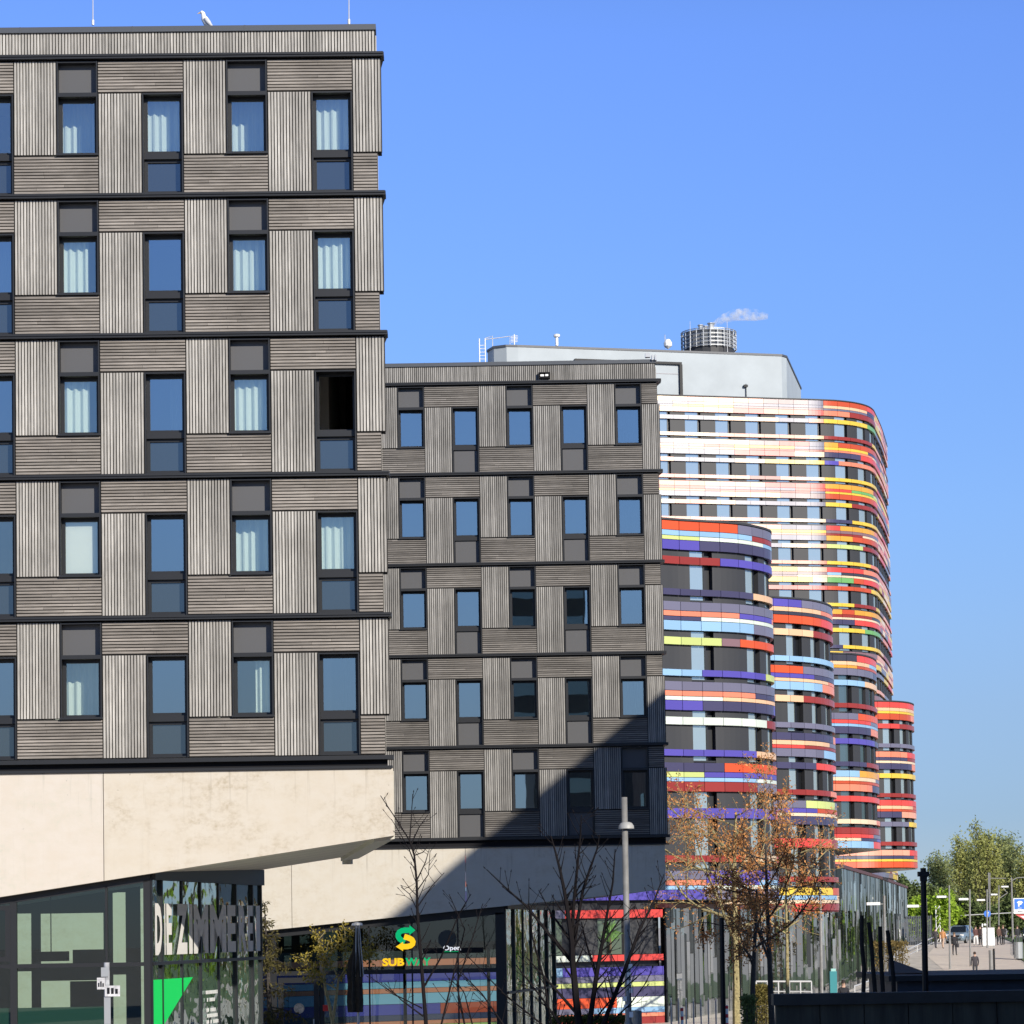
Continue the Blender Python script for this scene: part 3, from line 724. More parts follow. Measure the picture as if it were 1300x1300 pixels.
def strip(mb, C, a, b, z0, z1, oi, oo, mi, back=False):
    """panel following the curve from a to b; outer face at offset oo, inner edge oi"""
    us = C.params(a, b); i = len(mb.v)
    for u in us:
        p, n = C.at(u); q = p + n * oo; r = p + n * oi
        mb.v.extend([(q.x, q.y, z0), (q.x, q.y, z1), (r.x, r.y, z0), (r.x, r.y, z1)])
    for k in range(len(us) - 1):
        j = i + 4 * k
        mb.f.extend([(j, j + 4, j + 5, j + 1), (j + 1, j + 5, j + 7, j + 3), (j + 2, j + 6, j + 4, j)]); mb.m.extend([mi] * 3)
    e = i + 4 * (len(us) - 1)
    mb.f.extend([(i, i + 1, i + 3, i + 2), (e, e + 2, e + 3, e + 1)]); mb.m.extend([mi] * 2)
def runs(n, pal, lo=2, hi=6):
    out = ''
    last = ''
    while len(out) < n:
        c = random.choice(pal)
        if c == last: continue
        out += c * random.randint(lo, hi); last = c
    return out[:n]
COURSES = ((0, .42), (.42, .67), (.67, .86), (.86, 1.31))

def block(name, label, pts, close, fl, zbot, zcap, pal, pitch, anchor, winper, winoff, glassw=.68, group='colourful office blocks', explicit={}, vis=(0, 1e9), sm=True, singles=None, lowbands=(), gsel=None, bf=.37, wins=None, exlo=-16, exhi=99):
    """fl: list of spandrel tops; close: footprint points behind"""
    C = Curve(pts, sm=sm)
    root = thing(name, label, 'building', (0, 0, 0), 0, group)
    base = C.p[0]; s_anchor = C.s[C.near(*anchor)]
    k0 = -int(s_anchor / pitch); n = int((C.L - s_anchor) / pitch) - k0
    def seg(k): return s_anchor + (k + k0) * pitch
    first = -k0
    def courses(mb, zt, rel, key):
        for ci, (a, b) in enumerate(rel):
            ex = explicit.get((key, ci))
            st = runs(n + 1, pal)
            for k in range(n + 1):
                q = k - first
                c = st[k]
                if ex and exlo <= q < exhi: c = ex[min(max(q, 0), len(ex) - 1)]
                s0 = max(seg(k), 0) + .012; s1 = min(seg(k + 1), C.L) - .012
                if s1 - s0 < .05: continue
                strip(mb, C, s0, s1, zt - b + .012, zt - a - .012, -.2, 0., KI[c])
    core = MB()
    foot = [C.at(s)[0] - C.at(s)[1] * .42 for s in C.s] + [Vector(c) for c in close]
    core.prism([(p.x, p.y) for p in foot], zbot + .08, zcap - .05)
    core.build('core_wall', OFFBLK, root)
    outer = [C.at(s)[0] - C.at(s)[1] * .02 for s in C.s] + [Vector(c) for c in close]
    mb = MB(); mb.face([(p.x, p.y, zbot + .02) for p in reversed(outer)]); mb.build('soffit', SOFF, root)
    cap = [C.at(s)[0] + C.at(s)[1] * .03 for s in C.s] + [Vector(c) for c in close]
    mb = MB(); mb.prism([(p.x, p.y) for p in cap], zcap - .02, zcap + .07); mb.build('parapet_cap', GREYP, root)
    wcount = 0; stuff = MB(); gcount = 0; gstuff = MB()
    for fi, zt in enumerate(fl):
        mb = MB(); courses(mb, zt, COURSES, ('sp', fi)); mb.build('spandrel_panels', CER, root)
        nxt = fl[fi + 1] if fi + 1 < len(fl) else zbot
        if zt - nxt < 2.5: continue
        H = zt - nxt
        if abs(H - 3.6) < .35:
            ban = [(('li', fi), 1.60, 1.965), (('si', fi), 3.065, 3.375)]
        else:
            ban = [(k_, zt - a_, zt - b_) for k_, a_, b_ in lowbands]
        for key, a, b in ban:
            mb = MB(); courses(mb, zt, ((a, b),), key)
            mb.build('lintel_band' if key[0] == 'li' else 'sill_band', CER, root)
        # grey wall panels and windows between zt-1.31 and nxt
        gp = MB(); zA = nxt + .0; zB = zt - 1.31
        k = 0
        q0 = -winoff - winper * 40
        edges = []
        s = s_anchor + winoff - winper * math.floor((s_anchor + winoff) / winper) - winper
        starts = []
        while s < C.L:
            if wins is None or s < s_anchor + wins[0] - .5: starts.append(s)
            s += winper
        starts += [s_anchor + q for q in (wins or ())]
        for wi_, s in enumerate(starts):
            nxs = starts[wi_ + 1] if wi_ + 1 < len(starts) else s + winper
            # window unit [s, s+glassw+blk], then grey until next
            g0, g1 = s, s + glassw; b1 = s + winper * bf
            if b1 < 0.05 or g0 > C.L - .3: continue
            a0 = max(b1, 0); a1 = min(nxs, C.L)
            if a1 - a0 > .1:
                ok_ = (singles is None or (singles[0] < a0 < singles[1] and fi < singles[2])) and gcount < 100
                w = MB() if ok_ else gstuff
                strip(w, C, a0, a1 - .004, zA, zB, -.40, -.16, 0)
                if ok_: w.build('wall_panel', GREYP, root); gcount += 1
            g0c = max(g0, 0.02); g1c = min(g1, C.L - .02)
            if g1c - g0c > .2:
                w = MB() if singles is None or (singles[0] < g0c < singles[1] and fi < singles[2] and wcount < 100) else stuff
                strip(w, C, g0c, min(max(b1, g1c + .02), C.L) - .005, zA + .02, zA + .10, -.40, -.18, 1)
                strip(w, C, g1c - .03, g1c + .03, zA + .10, zB - .02, -.40, -.20, 1)
                gi = 0
                if w is not stuff:
                    o = w.build('window', [FARGL, OFFBLK], root); wcount += 1
                    pn = MB(); strip(pn, C, g0c, g1c - .03, zA + .10, zB - .02, -.40, -.24, 0)
                    pn.build('pane', (gsel(fi) if gsel else FARGL), o)
                else: strip(stuff, C, g0c, g1c - .03, zA + .10, zB - .02, -.40, -.24, 0)
    if gstuff.v: tag(gstuff.build('wall_panel', GREYP, root), kind='stuff')
    if stuff.v: tag(stuff.build('window', [FARGL, OFFBLK], root), kind='stuff')
    return root, C

P1 = [(6.9, 127.0), (7.7, 127.5), (8.7, 128.0), (9.7, 128.5), (10.5, 129.05), (11.1, 129.7), (11.65, 130.5), (12.05, 131.3), (12.3, 132.3)]
ex1 = {(('sp', 0), 0): 'OOOGGGGG', (('sp', 0), 1): 'LLLLRRRR', (('sp', 0), 2): 'YWWWWLLL', (('sp', 0), 3): 'VDDDDDGG',
       (('li', 0), 0): 'RRVVVVVV', (('si', 0), 0): 'DDDDCCCC',
       (('sp', 1), 0): 'GGGGGGGG', (('sp', 1), 1): 'PPPVVVPP', (('sp', 1), 2): 'DWWWWWWW', (('sp', 1), 3): 'LLLLGGGG',
       (('li', 1), 0): 'YYBOOOOP', (('si', 1), 0): 'LVVVVYYY',
       (('sp', 2), 0): 'GGGGGGGP', (('sp', 2), 1): 'PPPPDDDD', (('sp', 2), 2): 'WWCCCCCC', (('sp', 2), 3): 'VDDDDDVV',
       (('li', 2), 0): 'WWWWWRRB', (('si', 2), 0): 'VVVVCCCC',
       (('sp', 3), 0): 'DDOOOOOG', (('sp', 3), 1): 'YVVVVVVG', (('sp', 3), 2): 'LLLLWWWW', (('sp', 3), 3): 'RRRRGGGG',
       (('li', 'x'), 0): 'VVVVVVMM', (('si', 'x'), 0): 'RRIHHHMM',
       (('sp', 4), 0): 'GVVVVGGG', (('sp', 4), 1): 'PVVVLLVV', (('sp', 4), 2): 'LWWWWWWW', (('sp', 4), 3): 'VGGGGGVV'}
dx, dy = .8, .47
ext = [(6.9 - dx * k * 3, 127 - dy * k * 3) for k in (5, 3, 1.5, .6)]
b1, C1 = block('office_block', 'nearest striped office block with violet, light blue and orange panels', ext + P1 + [(12.25, 134), (11.7, 137)], [(11, 150), (-5, 150)],
      [22.58, 18.93, 15.32, 11.66, 6.81], 5.5, 22.62, 'VDGLWRPOYG', 1.06, (7.7, 127.5), 3.16, .61, .74, explicit=ex1, wins=(.61, 3.85, 5.8),
      lowbands=((('li', 'x'), 9.62, 9.15), (('si', 'x'), 7.50, 7.18)))
P2 = [(14.2, 152.4), (15.2, 153.05), (16.3, 154.05), (17.1, 155.3), (17.7, 156.8), (18.05, 158.4)]
ex2 = {(('sp', 0), 0): 'VVGGGGG', (('sp', 0), 1): 'CCCCPPP', (('sp', 0), 2): 'KKKKKKK', (('sp', 0), 3): 'OOOOMMM', (('li', 0), 0): 'CCCRRRR', (('si', 0), 0): 'LLLLLLL',
       (('sp', 1), 0): 'OOGGGGG', (('sp', 1), 1): 'VVVDDDD', (('sp', 1), 2): 'CCCCCPP', (('sp', 1), 3): 'LLLLPPP', (('li', 1), 0): 'CCRRRRR', (('si', 1), 0): 'GGGGGGG',
       (('sp', 2), 0): 'DDDDDDP', (('sp', 2), 1): 'CCCCCGG', (('sp', 2), 2): 'MMRRRRR', (('sp', 2), 3): 'GGGGLLL', (('li', 2), 0): 'DDDMMMM', (('si', 2), 0): 'RRRRRPP',
       (('sp', 3), 0): 'GGYYYYG', (('sp', 3), 1): 'VVVIIII', (('sp', 3), 2): 'HHHHHHH', (('sp', 3), 3): 'DDDDDDD', (('li', 'x'), 0): 'MMMMMRR', (('si', 'x'), 0): 'RRRRRRR',
       (('sp', 4), 0): 'TTTTTII', (('sp', 4), 1): 'LLLLLLC', (('sp', 4), 2): 'HHHHHHH', (('sp', 4), 3): 'MMRRRRR'}
block('office_block', 'second striped office block from the front, red and light blue bands behind the tree', [(9, 148.6), (11.5, 150.5)] + P2 + [(18.1, 160), (17.6, 163)], [(16, 176), (0, 176), (4, 149)],
      [21.88, 18.28, 14.66, 11.0, 6.30], 4.92, 21.92, 'GDVLPCRMO', 1.02, (14.2, 152.4), 2.04, .95, .60, explicit=ex2,
      lowbands=((('li', 'x'), 8.95, 8.45), (('si', 'x'), 6.9, 6.6)), bf=.59)
P3 = [(20.3, 178.6), (21.4, 179.15), (22.4, 180.4), (23.1, 181.9), (23.6, 183.6), (23.9, 185.3)]
ex3 = {(('sp', 0), 0): 'KKMMMMM', (('sp', 0), 1): 'CCCCLLL', (('sp', 0), 2): 'AAIIIII', (('sp', 0), 3): 'GGGGGDD', (('li', 0), 0): 'LLLCCCC', (('si', 0), 0): 'RRRRRRR',
       (('sp', 1), 0): 'GGOOOOO', (('sp', 1), 1): 'MMMMGGG', (('sp', 1), 2): 'LLLLLLL', (('sp', 1), 3): 'DDDDPPP', (('li', 1), 0): 'VVVVVDD', (('si', 1), 0): 'DDDRRRR',
       (('sp', 2), 0): 'LLAAAAP', (('sp', 2), 1): 'HHHHHGG', (('sp', 2), 2): 'IIIIIII', (('sp', 2), 3): 'PPPPDDD', (('li', 2), 0): 'MMMMMMM', (('si', 2), 0): 'HHHHHPP',
       (('sp', 3), 0): 'RRRRRRB', (('sp', 3), 1): 'MMMMGGG', (('sp', 3), 2): 'HHDDDVV', (('sp', 3), 3): 'LLLLMMM'}
block('office_block', 'third striped office block from the front, salmon and red bands, overhanging the glass wall', [(15, 174.8), (18, 177)] + P3 + [(23.9, 187), (23.4, 190)], [(22, 203), (8, 203), (10, 176)],
      [21.3, 17.6, 13.97, 10.38], 9.05, 21.34, 'RMPGDLAOI', 1.05, (20.3, 178.6), 2.05, .5, .72, explicit=ex3, gsel=lambda f: FARGL2, bf=.55)
P4 = [(27.0, 209.0), (28.3, 209.6), (29.3, 210.7), (29.9, 212), (30.3, 213.6)]
ex4 = {(('sp', 0), 0): 'MMMMMM', (('sp', 0), 1): 'CCCCCC', (('sp', 0), 2): 'TTTTTT', (('sp', 0), 3): 'IIIIPP', (('li', 0), 0): 'MMRRRR', (('si', 0), 0): 'GGGGGG',
       (('sp', 1), 0): 'PPPMMM', (('sp', 1), 1): 'DDDRRR', (('sp', 1), 2): 'HHHHHH', (('sp', 1), 3): 'DDDDPP', (('li', 1), 0): 'TTTTTT', (('si', 1), 0): 'RRRRRR',
       (('sp', 2), 0): 'MMMMMM', (('sp', 2), 1): 'CCCCII', (('sp', 2), 2): 'IIIIII', (('sp', 2), 3): 'DDSSSS', (('li', 2), 0): 'GGGTTT', (('si', 2), 0): 'RRRRRR',
       (('sp', 3), 0): 'SSSMMM', (('sp', 3), 1): 'DDDDII', (('sp', 3), 2): 'TTTTTT', (('sp', 3), 3): 'OOOOII'}
block('office_block', 'farthest and lowest looking striped office block in reds and yellows, right edge against the sky', [(21, 207.4), (23, 207.9), (25.2, 208.5)] + P4 + [(30.35, 215.5), (29.9, 219)], [(28, 232), (14, 232), (17, 208)],
      [20.61, 16.94, 13.37, 9.69], 8.3, 20.65, 'MIRPTCDS', 1.0, (27.0, 209.0), 1.75, .45, .62, explicit=ex4, bf=.6)
# tower
ty = math.radians(14.0); ux, uy = math.cos(ty), math.sin(ty)
TX, TY = 27.4, 243.6
T = [(TX - ux * k, TY - uy * k) for k in (34, 25, 18, 12, 6, 3)] + [(27.4, 243.6), (28.8, 244.15), (30.3, 245.2), (31.5, 246.7), (32.3, 248.6), (32.9, 251.2), (34.2, 257.5), (35.5, 264.5), (36.2, 268.5)]
fT = [49.5 - 3.625 * k for k in range(12)]
exT = {}
for f_, rows_ in enumerate((('IIIIMMM', 'CCCCDDT', 'GGGGDDC', 'PPRRRRR', 'TTTTNNN', 'RRRRRTT'), ('AIIIIII', 'TTTTDDD', 'PPPPPHH', 'DDDMMMM', 'VPPPPPP', 'TTTTTTT'), ('AAAAARR', 'MMNNNYY', 'TTTTTTT', 'IIIIIMM', 'TTRRRRR', 'DDTTTTT'),
        ('MAAAAPI', 'BBBBGGG', 'RRRHHHH', 'AAIIIII', 'YYYRRRR', 'TTTTPPP'), ('MMMPPPP', 'LKKKKKK', 'HHHHHHH', 'NNIMMMM', 'IIIITTT', 'TTRRRTT'), ('AIAAAAA', 'RRRRKKK', 'HHHHHHH', 'DDMMMMM', 'TTTNNNN', 'DTTTTTT'))):
    for c_ in range(4): exT[(('sp', f_), c_)] = rows_[c_]
    exT[(('li', f_), 0)] = rows_[4]; exT[(('si', f_), 0)] = rows_[5]
tb, CT = block('office_tower', 'tall striped office tower with glaring flat front and red, orange and yellow curved corner', T, [(20, 282), (-8, 272)], fT, fT[-1] - 1.33, 49.55, 'PSHCMRGPHSBGT', 1.36, (27.4, 243.6), 2.72, 1.1, 1.16, explicit=exT, exlo=0, exhi=7,
      group='colourful office blocks', singles=(20.0, 45.0, 8), sm=True, bf=.51)
# roof storey of the tower
PH = [(1.1, 243.0), (13.2, 246.0), (24.4, 248.9)]
pu = Vector((24.4 - 1.1, 248.9 - 243.0)).normalized()
foot = [(-1.2, 247.0), (-1.55, 245.0), (-1.0, 243.4), (0.1, 242.85), (1.1, 243.0), (13.2, 246.0), (24.4, 248.9), (24.9, 249.6), (27.7, 264.7), (0, 268)]
mb = MB(); mb.prism(foot, 49.4, 54.5); mb.build('roof_storey', ROOFG, tb, False)
mb = MB(); cx, cy = 12, 255
mb.prism([(x + (x - cx) * .006, y + (y - cy) * .006) for x, y in foot], 54.5, 54.68); mb.build('roof_storey_cap', mat('dark_cap', (.07, .075, .085), .5), tb)
def onwall(t, z, o): # point on roof storey front wall
    p = Vector((1.1, 243.0)) + pu * t; nn = Vector((pu.y, -pu.x)); q = p + nn * o; return (q.x, q.y, z)
def wallbox(mb, t0, t1, z0, z1, o0, o1, mi=0):
    a, b = onwall(t0, 0, o0), onwall(t1, 0, o0); c, d = onwall(t1, 0, o1), onwall(t0, 0, o1)
    mb.prism([a[:2], b[:2], c[:2], d[:2]], z0, z1, mi)
mb = MB(); wallbox(mb, 5, 14.7, 53.4, 53.6, .0, .3); wallbox(mb, 14.5, 14.75, 49.6, 53.4, .0, .3); mb.build('recess_frame', DKST, tb)
mb = MB(); wallbox(mb, 5, 14.45, 49.6, 53.35, .0, .03); wallbox(mb, 5, 14.45, 52.55, 52.62, .03, .08); mb.build('brick_recess', mat('grey_brick', (.36, .35, .36), .8, noise=9, var=.25, stretch=(1, 1, 4)), tb)
mb = MB(); 
for t in (4.2, 8.4, 12.5, 16.9, 21.0): wallbox(mb, t - .02, t + .02, 49.6, 54.5, -.001, .012)
mb.build('panel_joint', mat('joint_grey', (.30, .31, .32), .7), tb)
mb = MB(); wallbox(mb, 20.6, 20.66, 49.6, 51.9, .1, .16); wallbox(mb, 20.4, 20.75, 51.6, 51.8, .1, .3); mb.build('wall_bracket', DKST, tb)
# cooling drum with flues
p0 = at(900, 445, 254)
dr = thing('cooling_tower', 'grey lattice cooling drum with short flues on the tower roof', 'cooling tower', (p0.x, 254, at(900, 423, 254).z - 1.66))
mb = MB(); mb.cyl(0, 0, 54.6 - dr.location.z, .05, 2.3, 20); mb.build('base', GREYP, dr)
mb = MB(); R_ = 2.48; mb.lathe(0, 0, [(0, .1), (R_ * .9, .1), (R_ * .9, 1.62), (0, 1.62)], 24); mb.build('inner_drum', mat('drum_grey', (.22, .23, .24), .6), dr)
mb = MB()
for k in range(24):
    a = 2 * PI * k / 24; mb.box(R_ * math.cos(a) - .035, R_ * math.cos(a) + .035, R_ * math.sin(a) - .035, R_ * math.sin(a) + .035, 0, 1.66)
for z in (.1, .45, .8, 1.15, 1.5, 1.64): mb.lathe(0, 0, [(R_ - .06, z), (R_ + .05, z), (R_ + .05, z + .05), (R_ - .06, z + .05)], 24)
mb.build('lattice', STEEL, dr)
for x, h, r in ((-.75, 2.2, .2), (-.3, 2.1, .16), (-.5, 1.95, .14), (.2, 2.35, .26)):
    mb = MB(); mb.cyl(x, -.5, 1.5, h, r, 10); mb.lathe(x, -.5, [(r, h), (r * 1.35, h + .03), (r * 1.35, h + .12), (0, h + .14)], 10); mb.build('flue', STEEL, dr)
# steam
m = bpy.data.materials.new('steam'); m.use_nodes = True; nt = m.node_tree; nt.nodes.remove(nt.nodes['Principled BSDF'])
v = nt.nodes.new('ShaderNodeVolumePrincipled'); v.inputs['Color'].default_value = (.98, .98, .98, 1); v.inputs['Absorption Color'].default_value = (1, 1, 1, 1)
tc = nt.nodes.new('ShaderNodeTexCoord'); nz_ = nt.nodes.new('ShaderNodeTexNoise'); nz_.inputs['Scale'].default_value = 1.5; nz_.inputs['Detail'].default_value = 5
r = nt.nodes.new('ShaderNodeMapRange'); r.inputs[1].default_value = .43; r.inputs[2].default_value = .68; r.inputs[3].default_value = 0; r.inputs[4].default_value = 2.2
nt.links.new(tc.outputs['Object'], nz_.inputs['Vector']); nt.links.new(nz_.outputs['Fac'], r.inputs[0]); nt.links.new(r.outputs[0], v.inputs['Density']); nt.links.new(v.outputs[0], nt.nodes['Material Output'].inputs['Volume'])
mb = MB(); mb.tube([at(x, y, 254) for x, y in ((903, 416), (910, 410), (920, 404), (932, 400), (946, 399), (960, 400), (975, 402))], [.18, .32, .45, .55, .6, .55, .25], 14)
tag(mb.build('steam_plume', m), 'thin white steam plume drifting right from the roof flues', 'steam', kind='stuff')
def pole(name, label, cat, px, y0, y1, Y, r, head=None, group=None, zb=None):
    b = at(px, y0, Y); t = at(px, y1, Y)
    if zb is not None: b.z = zb
    o = thing(name, label, cat, (b.x, Y, b.z), 0, group)
    return o, t.z - b.z, t.x - b.x
# roof antennas
o, h, _ = pole('antenna', 'slim white antenna mast with round cap near the middle of the tower roof', 'antenna', 707, 439, 424, 250, .1)
mb = MB(); mb.cyl(0, 0, 0, h * .75, .13, 8); mb.build('mast', WHITE, o); mb = MB(); mb.lathe(0, 0, [(.1, h * .7), (.28, h * .75), (.28, h * .95), (.1, h)], 10); mb.build('radome', WHITE, o)
o, h, _ = pole('antenna', 'small white dish antenna with a whip beside it, right of the parapet', 'antenna', 848, 443, 437, 252, .1)
mb = MB(); mb.lathe(0, 0, [(.05, 0), (.36, .25), (.38, .55), (.2, .85), (0, .9)], 12); mb.build('dome', WHITE, o); mb = MB(); mb.cyl(-.25, 0, 0, 1.3, .03, 6); mb.build('whip', PALEST, o)
o, h, _ = pole('antenna', 'spiky white aerial cluster near the rounded left end of the tower roof', 'antenna', 653, 438, 425, 248, .1)
mb = MB(); mb.cyl(0, 0, 0, .95, .05, 6)
for k in range(5): mb.tube([(-.3, 0, .25 + .13 * k), (.3, 0, .3 + .13 * k)], .03, 4)
mb.build('aerial', WHITE, o)
lt = thing('roof_ladder', 'pale steel roof ladder with hooped rail at the rounded left end of the tower', 'ladder', (-2.0, 244, 49.5))
mb = MB()
for dx_ in (-.25, .25): mb.tube([(dx_, 0, 0), (dx_, 0, 6.0)], .05, 6)
for k in range(18): mb.tube([(-.25, 0, .3 * k + .3), (.25, 0, .3 * k + .3)], .03, 4)
mb.build('ladder', WHITE, lt)
mb = MB(); mb.tube([(.25, 0, 5.9), (2.4, 0, 6.15), (2.4, 0, 5.2)], .04, 6); mb.tube([(.25, 0, 6.0), (.9, 0, 6.2), (.9, 0, 5.2)], .04, 6); mb.build('guard_rail', PALEST, lt)
for px, lab in ((876, 'lightning rod on the tower roof left of the cooling drum'), (923, 'lightning rod on the tower roof beside the steam plume')):
    a = at(px, 443 if px < 900 else 425, 251.6); b = at(px, 408, 251.6); mb = MB(); mb.tube([(a.x, a.y, 54.6), b], [.04, .02], 6)
    tag(mb.build('lightning_rod', PALEST), 'thin ' + lab, 'lightning rod', 'lightning rods on the roofs')

# ground storey end wall, striped, seen under the middle wing
ew = thing('striped_wall', 'striped ground floor wall with a plant in its window, under the nearest office block', 'wall', (0, 0, 0))
WL = Curve([(6.9 - .8624 * 24, 127 - .5062 * 24), (6.66, 126.86)], sm=False)
YW = 126.0
def wz(py): return at(790, py, 126.1).z
def ws(px):
    d = ray(px, 1220); p_, n_ = WL.at(5); u = p_.dot(n_) / (d.x * n_.x + d.y * n_.y)
    return (Vector((d.x * u, d.y * u)) - WL.p[0]).length
def wx(px, o=0.): p_, n_ = WL.at(ws(px)); q_ = p_ + n_ * o; return q_
rows = [(1155.0, 1165.2, [(0, 'G'), (720, 'M'), (840, None)]), (1212, 1219.7, [(0, 'P'), (648, 'W'), (754, 'M'), (840, None)]),
        (1227.5, 1238.6, [(0, 'V'), (660, 'L'), (716, 'V'), (840, None)]), (1239, 1246.5, [(0, 'L'), (640, 'G'), (840, None)]), (1247, 1252.5, [(0, 'P'), (640, 'Y'), (840, None)]),
        (1253, 1265.5, [(0, 'L'), (640, 'D'), (840, None)]), (1266, 1278.7, [(0, 'V'), (560, 'I'), (640, 'O'), (784, 'W'), (840, None)]), (1279, 1286, [(0, 'D'), (640, 'G'), (755, 'L'), (840, None)]), (1286.4, 1291, [(0, 'P'), (840, None)]), (1291.5, 1312, [(0, 'Y'), (640, 'R'), (840, None)])]
mb = MB(); strip(mb, WL, 0, WL.L, 0, 5.5, -1, -.5, 0); mb.build('core_wall', OFFBLK, ew)
mb = MB()
for t, b, cols_ in rows:
    for (a, c), (a2, _) in zip(cols_, cols_[1:]):
        x0 = ws(a) if a else 0; x1 = ws(a2) if a2 < 838 else WL.L
        x = x0
        while x < x1 - .05:
            xx = min(x + 1.3, x1); strip(mb, WL, x + .008, xx - .008, wz(b), wz(t), -.6, -.12, KI[c]); x = xx
mb.build('ceramic_bands', CER, ew)
for a, b in ((0, 660), (733, 764), (801, 834)):
    mb = MB(); strip(mb, WL, ws(a) if a else 0, ws(b), wz(1212) + .02, 5.4, -.6, -.3, 0); mb.build('wall_panel', GREYP, ew)
for a, b in ((698, 720), (764, 796)):
    mb = MB(); strip(mb, WL, ws(a), ws(b), wz(1212) + .03, wz(1166), -.6, -.42, 0); mb.build('window', mirror('green_glass' + str(a), (.07, .10, .07), .12, (.8, .9, .85)), ew)
# plant in the window
pt = thing('potted_plant', 'spiky green yucca plant in the ground floor window', 'plant', (*wx(780, -.32), wz(1209)))
mb = MB()
for k in range(46):
    a = random.uniform(-1.5, 1.5) ; b = random.uniform(.2, 1.0); l_ = random.uniform(.35, .75); z0 = random.uniform(.45, 1.0); 
    d = Vector((math.sin(a) * b, -random.uniform(0, .18), math.cos(a) * .9 - .1)).normalized(); s = d.cross(Vector((0, 1, 0))).normalized() * .028
    o_ = Vector((0, 0, z0)); e = o_ + d * l_ + Vector((0, 0, -.12 * abs(math.sin(a)))); m_ = o_ + d * l_ * .55
    mb.face([o_ - s, m_ - s * 1.2, e, m_ + s * 1.2, o_ + s])
mb.build('leaves', leafmat('yucca_leaf', (.16, .30, .10), .2), pt)
mb = MB(); mb.tube([(0, 0, 0), (.02, 0, .5), (0, 0, 1.0)], [.06, .045, .03], 8); mb.build('stem', mat('stem_brown', (.12, .09, .05), .8), pt)
# mirrored ground floor wall
mw = thing('glass_wall', 'long mirrored glass wall of narrow tilted panes below the striped blocks', 'wall', (0, 0, 0))
MW = Curve([(6.72, 127.0), (12.5, 146), (18.9, 165), (27.5, 213), (37, 269)], sm=False)
mbg = [MB()]; mbm = MB(); s = 0; k = 0
while s < MW.L - .5:
    w = .30 if s < 38 else .42
    p, n = MW.at(s); q, _ = MW.at(min(s + w, MW.L)); zt = 5.15 if s < 34 else 7.55
    b = gz(p.y) - .05; tw = (.06 if k % 2 else -.03) * random.uniform(.2, 1.7); hz = b
    cuts = [b]
    while cuts[-1] < zt - .6: cuts.append(min(zt, cuts[-1] + random.uniform(1.6, 4.5)))
    cuts[-1] = zt
    for z0, z1 in zip(cuts, cuts[1:]):
        t2 = tw + random.uniform(-.025, .025); a_ = p + n * (-t2); c_ = q + n * t2; zz = random.uniform(-.01, .01)
        mbg[0].face([(a_.x, a_.y, z0), (c_.x, c_.y, z0), (c_.x + n.x * zz, c_.y + n.y * zz, z1 - .02), (a_.x + n.x * zz, a_.y + n.y * zz, z1 - .02)], random.choice((0, 0, 0, 1, 2)))
    if k % 3 == 0: mbm.tube([(p.x - n.x * .03, p.y - n.y * .03, b), (p.x - n.x * .03, p.y - n.y * .03, zt)], .05, 4)
    s += w; k += 1
mbg[0].build('glass_panes', [MIRR, mirror('dark_reflection_glass', (.012, .014, .014), .16, (.8, .84, .84), .03, .12, .9), mirror('bright_reflection_glass', (.06, .065, .06), .85, (.95, .97, .95), .05, .15, .9)], mw); mbm.build('mullions', DKST, mw)  # darker and brighter panes stand in for streaky reflections and dark pane sides
mb = MB(); strip(mb, MW, 0, 34, 5.15, 5.35, -.4, .18, 0); strip(mb, MW, 34, MW.L, 7.55, 7.75, -.4, .18, 0); mb.build('cap_band', mat('dark_red_cap', (.10, .035, .035), .5), mw)
mb = MB(); q = [MW.at(s_)[0] - MW.at(s_)[1] * .25 for s_ in (0, 17, 37, 60, 86, 110, MW.L - .1)]
for a, b in zip(q, q[1:]): mb.face([(a.x, a.y, 0), (b.x, b.y, 0), (b.x, b.y, 5.1), (a.x, a.y, 5.1)])
mb.build('backing', BLACK, mw)
# far grey screen fence at the end of the glass wall
sf = thing('screen_fence', 'dark slatted screen fence at the far end of the glass wall', 'fence', (0, 0, 0))
a = at(1126, 1170, 262); b = at(1175, 1170, 266); zt = at(1150, 1163, 264).z
mb = MB(); n = 26
for k in range(n): 
    x = a.x + (b.x - a.x) * k / n; mb.box(x, x + .09, 262, 262.06, 2.2, zt)
mb.build('slats', mat('fence_slats', (.06, .07, .085), .5, noise=3, var=.4), sf)
mb = MB(); mb.box(a.x, b.x, 262.07, 262.15, zt - .25, zt - .1); mb.box(a.x, b.x, 262.07, 262.15, 2.2, 2.6)
for k in range(4): x = a.x + (b.x - a.x) * k / 3; mb.box(x - .05, x + .05, 262.06, 262.2, 2.2, zt + .05)
mb.build('frame', DKST, sf)
# ------------------------------------------------------------------ off-frame context (casts the shadows, fills the reflections)
BRK = mat('dark_brick', (.10, .075, .065), .85, noise=6, var=.25)
cb = thing('apartment_building', 'brick apartment building beyond the right edge that shades the foreground', 'building', (29, 45, 0))
mb = MB(); mb.box(-11, 11, -7, 27.75, 0, 22.4); mb.box(-11, 11, -50, -7.004, 0, 17); mb.build('walls', BRK, cb)
mb = MB(); mb.box(-10.8, 10.8, -6.8, 27.6, 22.41, 22.5); mb.box(-10.8, 10.8, -49.8, -7.2, 17.01, 17.12); mb.build('roof', CAPM, cb)
for z in range(6):
    for y in range(16):
        mb = MB(); Y0 = -46 + y * 4.5
        if Y0 < -9 and z > 3: continue
        mb = MB(); mb.box(-11.06, -10.98, Y0, Y0 + 1.6, 1.2 + z * 3.4, 2.9 + z * 3.4); mb.build('window', FARGL2, cb)
